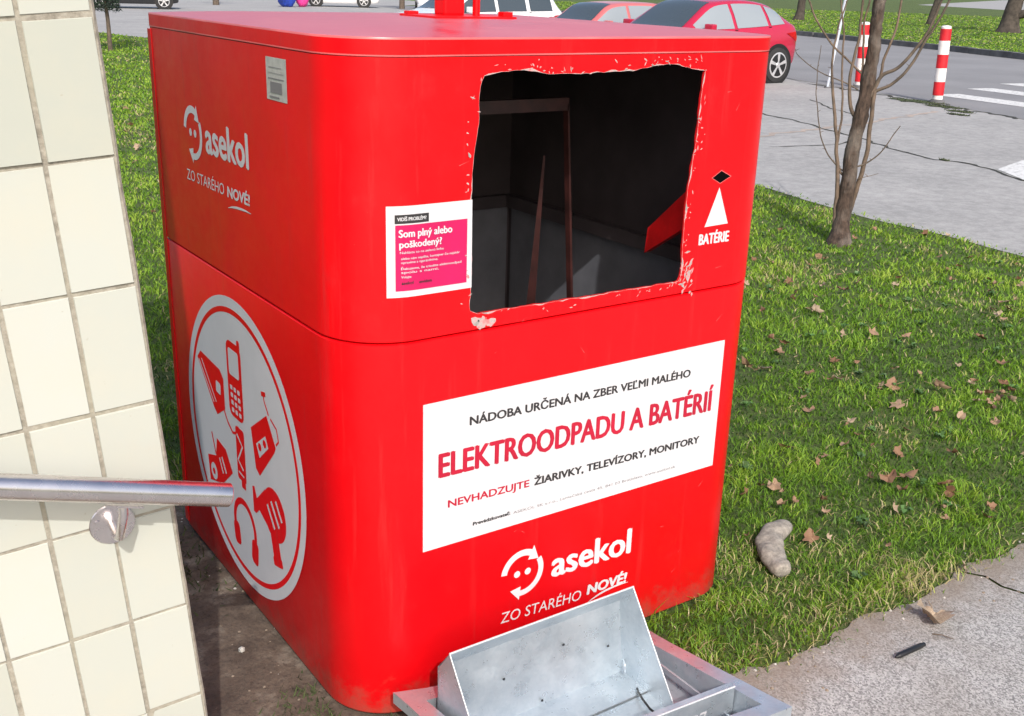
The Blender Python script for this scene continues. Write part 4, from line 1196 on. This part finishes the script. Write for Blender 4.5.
def make_car(name, spec, paint, loc, rz, label, cat, group=None, windows=((.80, -.12), (-.20, -1.0), (-1.08, -1.45)), pale=True, wheels=(1.28, -1.28), sc=(1, 1, 1)):
    o = empty(name, loc, label, cat, group, rz)
    o.scale = sc
    st = catmull(spec, 5)
    def ringpts(s):
        x, zl, zb, zt_, w_, wt = s
        return [(0, zl), (w_*.88, zl), (w_*.97, zl+.10), (w_*1.005, (zl+zb)*.5+.02), (w_*1.0, zb-.06), (w_*.965, zb), (wt+(w_*.965-wt)*.5, zb+(zt_-zb)*.52), (wt, zt_-.03), (wt*.90, zt_), (wt*.45, zt_+.02), (0, zt_+.025)]
    rings = []
    for s in st:
        h = ringpts(s); x = s[0]
        left_ = [(x, y, z) for y, z in h]; right_ = [(x, -y, z) for y, z in reversed(h[1:-1])]
        rings.append(left_+right_)
    n = len(rings[0]); b = MB()
    v = [p for r_ in rings for p in r_]; fs = []
    for i in range(len(rings)-1):
        for k in range(n): fs.append((i*n+k, i*n+(k+1) % n, (i+1)*n+(k+1) % n, (i+1)*n+k))
    fs.append(tuple(range(n))); fs.append(tuple(reversed([(len(rings)-1)*n+k for k in range(n)])))
    b.add(v, fs); b.build('body', paint, o, smooth=50)
    xs = st[:, 0][::-1]
    def at(x): return np.array([np.interp(x, xs, st[:, c_][::-1]) for c_ in range(6)])
    def side_pt(x, t, sg):
        s = at(x); h = ringpts(s); p5, p6, p7 = h[5], h[6], h[7]
        if t < .5: y, z = p5[0]+(p6[0]-p5[0])*t*2, p5[1]+(p6[1]-p5[1])*t*2
        else: y, z = p6[0]+(p7[0]-p6[0])*(t-.5)*2, p6[1]+(p7[1]-p6[1])*(t-.5)*2
        return (x, sg*(y+.008), z+.002)
    for sg in (1, -1):
        for (xa_, xb_) in windows:
            b = MB(); N_ = 8; vs = []; fs = []
            for i in range(N_+1):
                x = xa_+(xb_-xa_)*i/N_
                for t in (.06, .35, .5, .7, .93): vs.append(side_pt(x, t, sg))
            for i in range(N_):
                for k in range(4):
                    q = (i*5+k, i*5+k+1, (i+1)*5+k+1, (i+1)*5+k); fs.append(q if sg > 0 else tuple(reversed(q)))
            b.add(vs, fs); b.build('side_window', GLASSL if pale else GLASS, o, smooth=60)
    def top_patch(nm, xa_, xb_, mat, ys=.93):
        b = MB(); N_ = 8; K = 8; vs = []; fs = []
        for i in range(N_+1):
            x = xa_+(xb_-xa_)*i/N_; s = at(x); h = ringpts(s)
            yy = [h[8], h[9], h[10]]
            for k in range(K+1):
                f_ = -1+2*k/K; y = f_*h[8][0]*ys; ay = abs(y)
                z = np.interp(ay, [0, h[9][0], h[8][0]], [h[10][1], h[9][1], h[8][1]])
                vs.append((x, y, z+.010))
        for i in range(N_):
            for k in range(K): fs.append((i*(K+1)+k, (i+1)*(K+1)+k, (i+1)*(K+1)+k+1, i*(K+1)+k+1))
        b.add(vs, fs); b.build(nm, mat, o, smooth=60)
    top_patch('windscreen', .98, .22, GLASS)
    rx = spec[-1][0]; top_patch('rear_window', rx+.62, rx+.22, GLASS)
    for wx_ in wheels:
        for sg in (1, -1):
            w_ = at(wx_)[4]
            b = MB(); c0 = Vector((wx_, sg*w_*1.012, .33)); nrm_ = Vector((0, sg, 0))
            b.tube([c0-nrm_*.25, c0+nrm_*.0], [.385, .385], 32); b.build('wheel_arch', BLACKP, o, smooth=30)
            b = MB()
            b.tube([c0-nrm_*.18, c0-nrm_*.02, c0+nrm_*.012, c0+nrm_*.02, c0+nrm_*.021], [.315, .322, .312, .28, .235], 36, 0)
            wh = b.build('wheel', TYRE, o, smooth=40)
            b = MB()
            b.tube([c0+nrm_*.0225, c0+nrm_*.026], [.232, .222], 32)
            rm = b.build('rim_back', BLACKP, wh, smooth=40)
            b = MB()
            ring_n = 36
            vs = []; 
            for k in range(ring_n):
                a = 2*math.pi*k/ring_n
                for r_, oo in ((.232, .026), (.205, .030)): vs.append(c0+Vector((r_*math.cos(a), sg*oo, r_*math.sin(a))))
            fs = [(2*k, 2*((k+1) % ring_n), 2*((k+1) % ring_n)+1, 2*k+1) for k in range(ring_n)]
            b.add(vs, fs + [tuple(reversed(f)) for f in []])
            for k in range(5):
                a = 2*math.pi*k/5+.3
                pa = [(0.045, -.42), (.21, -.16), (.21, .16), (.045, .42)]
                b.add([c0+Vector((r_*math.cos(a+da), sg*.031, r_*math.sin(a+da))) for r_, da in pa], [(0, 1, 2, 3)])
            b.tube([c0+nrm_*.026, c0+nrm_*.036], [.055, .045], 16)
            b.build('rim', RIM, wh, smooth=40)
    for sg in (1, -1):
        b = MB(); vs = []
        for x, z in ((rx+.42, .90), (rx+.13, .93), (rx+.05, .82), (rx+.07, .74), (rx+.18, .80)):
            vs.append((x-.0, sg*(np.interp(x, xs, st[:, 4][::-1])*1.0+.012), z))
        b.add(vs, [tuple(range(5)), tuple(reversed(range(5)))]); b.build('tail_lamp', LAMPR, o)
        b = MB(); w9 = at(.62)[4]
        b.box((.58, sg*(w9+.10)-.09, .95), (.70, sg*(w9+.10)+.09, 1.07)); b.build('wing_mirror', paint, o, bevel=.03)
        b = MB(); b.add([(1.96, sg*.60, .66), (2.05, sg*.45, .60), (2.06, sg*.46, .52), (1.96, sg*.68, .58)], [(0, 1, 2, 3), (3, 2, 1, 0)]); b.build('headlight', LAMPW, o)
        for x in (-.16, -1.04):
            b = MB(); s = at(x); b.box((x-.03, sg*(s[4]*.97)-.02, s[2]+.0), (x+.03, sg*(s[4]*.97)+.008, s[2]+.012))
            b.build('door_trim', BLACKP, o)
    b = MB(); b.box((rx-.025, -.26, .52), (rx+.015, .26, .63)); b.build('number_plate', WHITE, o)
    return o
make_car('red_hatchback', HATCH, CRED, (13.02, 12.75, .006), R(183), 'glossy red hatchback parked behind the container, rear wheel in view', 'car', 'cars parked behind the container', pale=True, sc=(1, 1, .955))
make_car('estate_car', ESTATE, CSAL, (13.55, 16.0, .006), R(183), 'red estate car, painted paler to imitate bloom, parked beyond the red hatchback', 'car', 'cars parked behind the container', windows=((.80, -.12), (-.20, -.95), (-1.05, -1.68)), sc=(.88, .9, .87))
make_car('white_car', ESTATE, CWHITE, (12.3, 19.0, .006), R(183), 'white car parked beyond the pale red estate car', 'car', 'cars parked behind the container', windows=((.80, -.12), (-.20, -.95), (-1.05, -1.68)), pale=False)
make_car('white_car', ESTATE, CWHITE, (26.4, 54.5, .006), R(153), 'distant white car parked side-on above the container lid', 'car', 'cars far off across the pavement', pale=False, windows=((.80, -.12), (-.20, -.95), (-1.05, -1.68)))
make_car('black_car', HATCH, CBLACK, (13.5, 48.4, .006), R(163), 'distant black car parked at the far end of the pavement by the wall top', 'car', 'cars far off across the pavement', pale=False)
make_car('white_car', HATCH, CWHITE, (30.9, 52.3, .006), R(240), 'distant white car seen just left of the red lifting post', 'car', 'cars far off across the pavement', pale=False)

# far posts and bags seen over the lid
def far_trunk(loc, r_, h, label, seed):
    o = empty('slim_tree', loc, label, 'tree', 'slim trees on the far pavement')
    b = MB(); b.tube([(0, 0, -.03), (.02, 0, h*.4), (.05, .02, h)], [r_*1.2, r_, r_*.7], 10); b.build('trunk', TWIGD, o, smooth=60)
    crown_twigs(o, Vector((.05, .02, h)), random.Random(seed), 5, 1.4, r_*.5, TWIGD, 0)
far_trunk((19.48, 54.68, 0.004), .14, 2.6, 'slim far tree trunk at the left end of the container lid', 3)
far_trunk((28.88, 52.06, 0.004), .13, 2.6, 'slim far tree trunk beside the white car above the lid', 4)
def bag(loc, s_, mat, label, cat='bag'):
    bm = bmesh.new(); bmesh.ops.create_icosphere(bm, subdivisions=3, radius=1)
    for v in bm.verts:
        p = v.co.copy(); k = 1+.22*noise.noise(p*2.1+Vector(loc))
        v.co = Vector((p.x*k*s_[0], p.y*k*s_[1], (max(p.z*k, -.85)+.85)*s_[2]*.55))
        if p.z > .8: v.co.z += .1*s_[2]; v.co.x *= .5; v.co.y *= .5
    me = bpy.data.meshes.new('stuffed_bag'); bm.to_mesh(me); bm.free()
    me.polygons.foreach_set('use_smooth', [True]*len(me.polygons)); me.materials.append(mat)
    o = bpy.data.objects.new('stuffed_bag', me); col.objects.link(o); o.location = loc
    tag(o, label, cat)
bag((22.6, 52.9, .004), (.48, .42, 1.4), BLUE, 'blue bundle on the far pavement above the container lid')
bag((23.6, 53.2, .004), (.36, .34, 1.3), PINK, 'pink bundle next to the blue one on the far pavement')
# dark conifer behind the wall
o = empty('dark_conifer', (5.36, 21.87, 0), 'dark evergreen shrub on a thin stem behind the tiled wall', 'shrub')
b = MB(); b.tube([(0, 0, -.03), (.0, .0, .6), (-.05, 0, 1.6)], [.05, .04, .03], 10); b.build('trunk', TWIGD, o, smooth=60)
b = MB(); rn = random.Random(9)
for k in range(5200):
    z = rn.uniform(.80, 3.2); rr0 = (.55 if z > 1.15 else .30)*(1-(z-1)/2.6)*rn.random()**.4; a = rn.uniform(0, 6.28)
    p = Vector((rr0*math.cos(a)-.05, rr0*math.sin(a), z)); d_ = Vector((rn.gauss(0, 1), rn.gauss(0, 1), rn.gauss(-.2, .6))).normalized()*.09; s_ = d_.orthogonal().normalized()*.012
    b.add([p-s_, p+s_, p+d_], [(0, 1, 2)])
b.build('crown', NEEDLE, o)

# ------------------------------------------------------------------ leaves, stone, pen
def leaf_mesh(seed):
    rl = random.Random(seed); b = MB()
    out = []
    lobes = [(-150, .45), (-110, .75), (-50, .8), (0, 1.0), (50, .8), (110, .75), (150, .45)]
    for i, (a, r_) in enumerate(lobes):
        out.append((a+90, r_*rl.uniform(.85, 1.1)))
        if i < len(lobes)-1:
            a2 = (a+lobes[i+1][0])/2; out.append((a2+90, .60*rl.uniform(.75, 1.2)))
    out.append((270, .18))
    cu_, cv_ = rl.uniform(.35, .95), rl.uniform(-.5, .8)
    def P(a, r_):
        x, y = r_*math.cos(R(a)), r_*math.sin(R(a))
        return (x*(1-.25*cu_*abs(x)), y, .12+cu_*x*x*.75+cv_*y*y*.5+.20*rl.uniform(-1, 1))
    vs = [(0, 0, .10)] + [P(a, r_*.55) for a, r_ in out] + [P(a, r_) for a, r_ in out]
    k = len(out); fs = [(0, 1+i, 1+(i+1) % k) for i in range(k)] + [(1+i, 1+k+i, 1+k+(i+1) % k, 1+(i+1) % k) for i in range(k)]
    b.add(vs, fs)
    b.tube([(0, -.1, .11), (.05, -.7, .16), (.12, -1.15, .12)], [.03, .025, .02], 5)
    return b
lm = []
for s_ in range(5):
    oo = leaf_mesh(s_+20).build('fallen_leaf', LEAF, None, smooth=70); lm.append(oo)
LP = [(4.255, 2.391), (3.949, 2.028), (4.188, 1.97), (4.515, 1.94), (3.948, 1.89), (3.637, 1.96), (3.509, 1.715), (3.308, 1.375), (3.466, 1.313), (2.939, 1.404), (2.965, 1.126), (2.554, 1.272), (2.615, 1.215), (2.775, .952), (2.535, .948), (2.399, .782), (2.925, .782), (2.758, .627), (3.064, .661), (4.302, 1.155), (4.919, 1.574), (5.104, 1.547), (5.382, 2.046), (3.611, .71), (3.365, .548), (3.162, .447), (5.687, 2.596), (5.203, 2.14), (5.066, 1.918), (3.88, .999), (3.326, .489), (4.024, 2.637), (4.866, 3.172), (3.822, 2.168), (5.025, 1.48), (1.417, .177), (1.716, .404), (1.744, .371), (1.619, .381), (2.12, .194), (2.184, .173), (2.091, .112), (2.224, .016), (2.047, -.078), (2.163, -.149), (1.614, .03), (1.569, .057), (1.726, -.106), (1.824, -.295), (2.026, .426), (2.075, .434), (2.222, -.125), (1.735, .564), (3.2, .52), (3.26, .47), (3.22, .42), (4.5, 1.1), (4.45, 1.2), (4.6, 1.3), (4.38, 1.02)]
rx_ = random.Random(55)
for cxl, cyl, n_, sd in ((4.45, 1.15, 9, .13), (3.22, .48, 7, .09), (4.0, 2.0, 7, .45), (3.4, 1.0, 12, .6), (1.75, .40, 5, .12), (2.15, .1, 6, .13), (2.6, .5, 10, .4), (5.0, 1.6, 8, .3), (3.0, 1.6, 14, .7), (4.3, 2.3, 14, .6), (2.2, .6, 12, .4), (3.8, .7, 12, .5)):
    for k_ in range(n_):
        p_ = (rx_.gauss(cxl, sd), rx_.gauss(cyl, sd))
        if p_[1] > walk_y(p_[0])+.03 and p_[0] > 1.3: LP.append(p_)
LPL = [(2.391, 10.1), (2.79, 11.7), (2.04, 8.57), (1.76, 7.75), (2.32, 9.17), (1.28, 5.65), (2.2, 9.6), (2.6, 10.6)]
rl = random.Random(77)
first = [True]*5
for gi_, (pts, lab, grp) in enumerate(((LP, 'dry brown curled leaf lying in the lawn right of the red container', 'dry leaves on the right lawn'), (LPL, 'dry leaf lying on the grass strip left of the red container', 'dry leaves on the left grass strip'))):
    for i, (x, y) in enumerate(pts):
        k = rl.randrange(5)
        if first[k]: o = lm[k]; first[k] = False
        else: o = lm[k].copy(); col.objects.link(o)
        dist = math.hypot(x-CAM.x, y-CAM.y)
        s_ = (rl.uniform(.022, .050) if dist > 3.6 else rl.uniform(.016, .036))*(1 if i < 60 else .75)
        if gi_: s_ *= 1.4
        o.location = (x, y, rl.uniform(.012, .026)+s_*.15); o.scale = (s_, s_*rl.uniform(.7, 1.1), s_*rl.uniform(.6, 1.2))
        o.rotation_euler = (rl.gauss(0, .45), rl.gauss(0, .45), rl.uniform(0, 6.28))
        tag(o, lab, 'leaf', grp)
o = lm[2].copy(); col.objects.link(o)
o.location = (1.515, -.41, .014); s_ = .082; o.scale = (s_, s_*.85, s_*.9); o.rotation_euler = (.1, -.1, 2.2)
tag(o, 'crumpled orange brown leaf on the grey sidewalk near the black pen', 'leaf', 'dry leaf on the sidewalk')
b = MB(); b.tube([(0, 0, 0), (.02, -.012, .004), (.045, -.03, .002)], [.002, .0016, .001], 6)
o = b.build('small_twig', TWIGD); o.location = (1.455, -.452, .009); o.rotation_euler = (0, 0, -.5)
tag(o, 'short dark twig on the sidewalk below the crumpled leaf', 'twig')
b = MB(); p0, p1 = Vector((0, 0, 0)), Vector((.113, -.004, 0))
dd = (p1-p0).normalized()
b.tube([p0, p0+dd*.012, p0+dd*.014, p1-dd*.012, p1-dd*.010, p1], [.0025, .0062, .0072, .0072, .006, .0055], 16)
o = b.build('black_pen', BLACKP, None, smooth=40); o.location = (1.276, -.470, .0135)
tag(o, 'short black pen-like stick lying on the grey sidewalk', 'pen')
# bent pale stone
b = MB()
sp_ = smoothpath([(1.335, -.040, .026), (1.362, .022, .03), (1.408, .080, .033), (1.475, .128, .033), (1.555, .155, .026)], 6)
st_ = Vector((1.45, .07, 0)); k = len(sp_)
rads = [.040*(math.sin(math.pi*(i+1.6)/(k+2.2)))**.28*(1+.28*noise.noise(Vector((i*.35, 3.3, 0)))) for i in range(k)]
b.tube([p-st_ for p in sp_], rads, 22)
o = b.build('bent_stone', STONE, None, smooth=80); o.location = (1.45, .07, 0)
for v in o.data.vertices:
    v.co.z = max(-.01, v.co.z*.68+.008); q = v.co*22; v.co += Vector((noise.noise(q), noise.noise(q+Vector((3, 0, 0))), noise.noise(q+Vector((0, 5, 0)))))*.006
tag(o, 'pale bent bone-shaped lump of stone lying in the grass', 'stone')

# pebbles and grit in the dirt strip, weeds at the container foot
b = MB(); rp = random.Random(4)
def pebble(x, y, s_):
    bm = bmesh.new(); bmesh.ops.create_icosphere(bm, subdivisions=1, radius=s_)
    vs = [v.co*(1+.35*noise.noise(v.co*60+Vector((x*50, y*50, 0)))) + Vector((x, y, s_*.3)) for v in bm.verts]
    bm.verts.index_update()
    fs = [tuple(v.index for v in f.verts) for f in bm.faces]; bm.free()
    return vs, fs
for i in range(420):
    x, y = rp.uniform(-.42, .02), rp.uniform(-.1, 1.25)
    vs, fs = pebble(x, y, rp.choice((.0015, .002, .0025, .003, .004))*rp.uniform(.7, 1.3)); b.add(vs, fs, rp.choice((0, 0, 0, 1)))
for i in range(200):
    x, y = rp.uniform(.8, 2.4), rp.gauss(-.34, .05)
    vs, fs = pebble(x, y, rp.choice((.0015, .002, .003, .004))*rp.uniform(.7, 1.3)); b.add([(p[0], p[1], p[2]+.004) for p in vs], fs, rp.choice((0, 1, 0)))
o = b.build('grit', [simple('grit_brown', (.20, .16, .12), .9, var=.4).m, simple('grit_pale', (.40, .385, .355), .9).m])
tag(o, 'brown and pale grit scattered on the dirt and sidewalk edge', 'grit', kind='stuff')
vs, fs = pebble(-.10, .44, .009); b = MB(); b.add([(p[0]+.10, p[1]-.44, p[2]) for p in vs], fs)
o = b.build('white_pebble', simple('white_pebble_stone', (.42, .41, .38), .8).m); o.location = (-.10, .44, .004)
tag(o, 'white pebble on the brown dirt left of the container', 'pebble')
b = MB()
for i in range(900):
    c0 = rp.choice(((-.15, .84, .07), (-.02, .12, .06), (-.07, 1.0, .1), (.02, -.02, .05)))
    x, y = rp.gauss(c0[0], c0[2]), rp.gauss(c0[1], c0[2]); 
    if x > -.005 and y > 0: continue
    h = rp.uniform(.008, .03); a = rp.uniform(0, 6.28); q = .003
    b.add([(x-q*math.cos(a), y-q*math.sin(a), .003), (x+q*math.cos(a), y+q*math.sin(a), .003), (x+rp.uniform(-.02, .02), y+rp.uniform(-.02, .02), h)], [(0, 1, 2)])
o = b.build('weeds', MOSS); tag(o, 'small green weeds in the dirt along the container foot', 'weeds', kind='stuff')

b = MB(); rw = random.Random(31)
for k in range(130):
    d_ = 2.4*math.exp(rw.uniform(0, math.log(3.2))); a_ = rw.uniform(R(30), R(66))
    x, y = CAM.x+d_*math.sin(a_), CAM.y+d_*math.cos(a_)
    if y < walk_y(x)+.05 or (x < 1.25) or x > 5.6: continue
    for l_ in range(rw.randint(4, 9)):
        aa = rw.uniform(0, 6.28); L_ = rw.uniform(.012, .034); w_ = L_*rw.uniform(.25, .42)
        t = Vector((math.cos(aa), math.sin(aa), 0)); q = Vector((-t.y, t.x, 0)); h = rw.uniform(.012, .032)
        c0 = Vector((x, y, .008))
        b.add([c0, c0+t*L_*.5+q*w_+Vector((0, 0, h)), c0+t*L_+Vector((0, 0, h*.8)), c0+t*L_*.5-q*w_+Vector((0, 0, h))], [(0, 1, 2, 3)])
o = b.build('lawn_weeds', simple('weed_leaf', (.06, .13, .03), .6, var=.5, scale=12).m)
tag(o, 'low broad-leaved weeds growing among the lawn grass', 'weeds', kind='stuff')
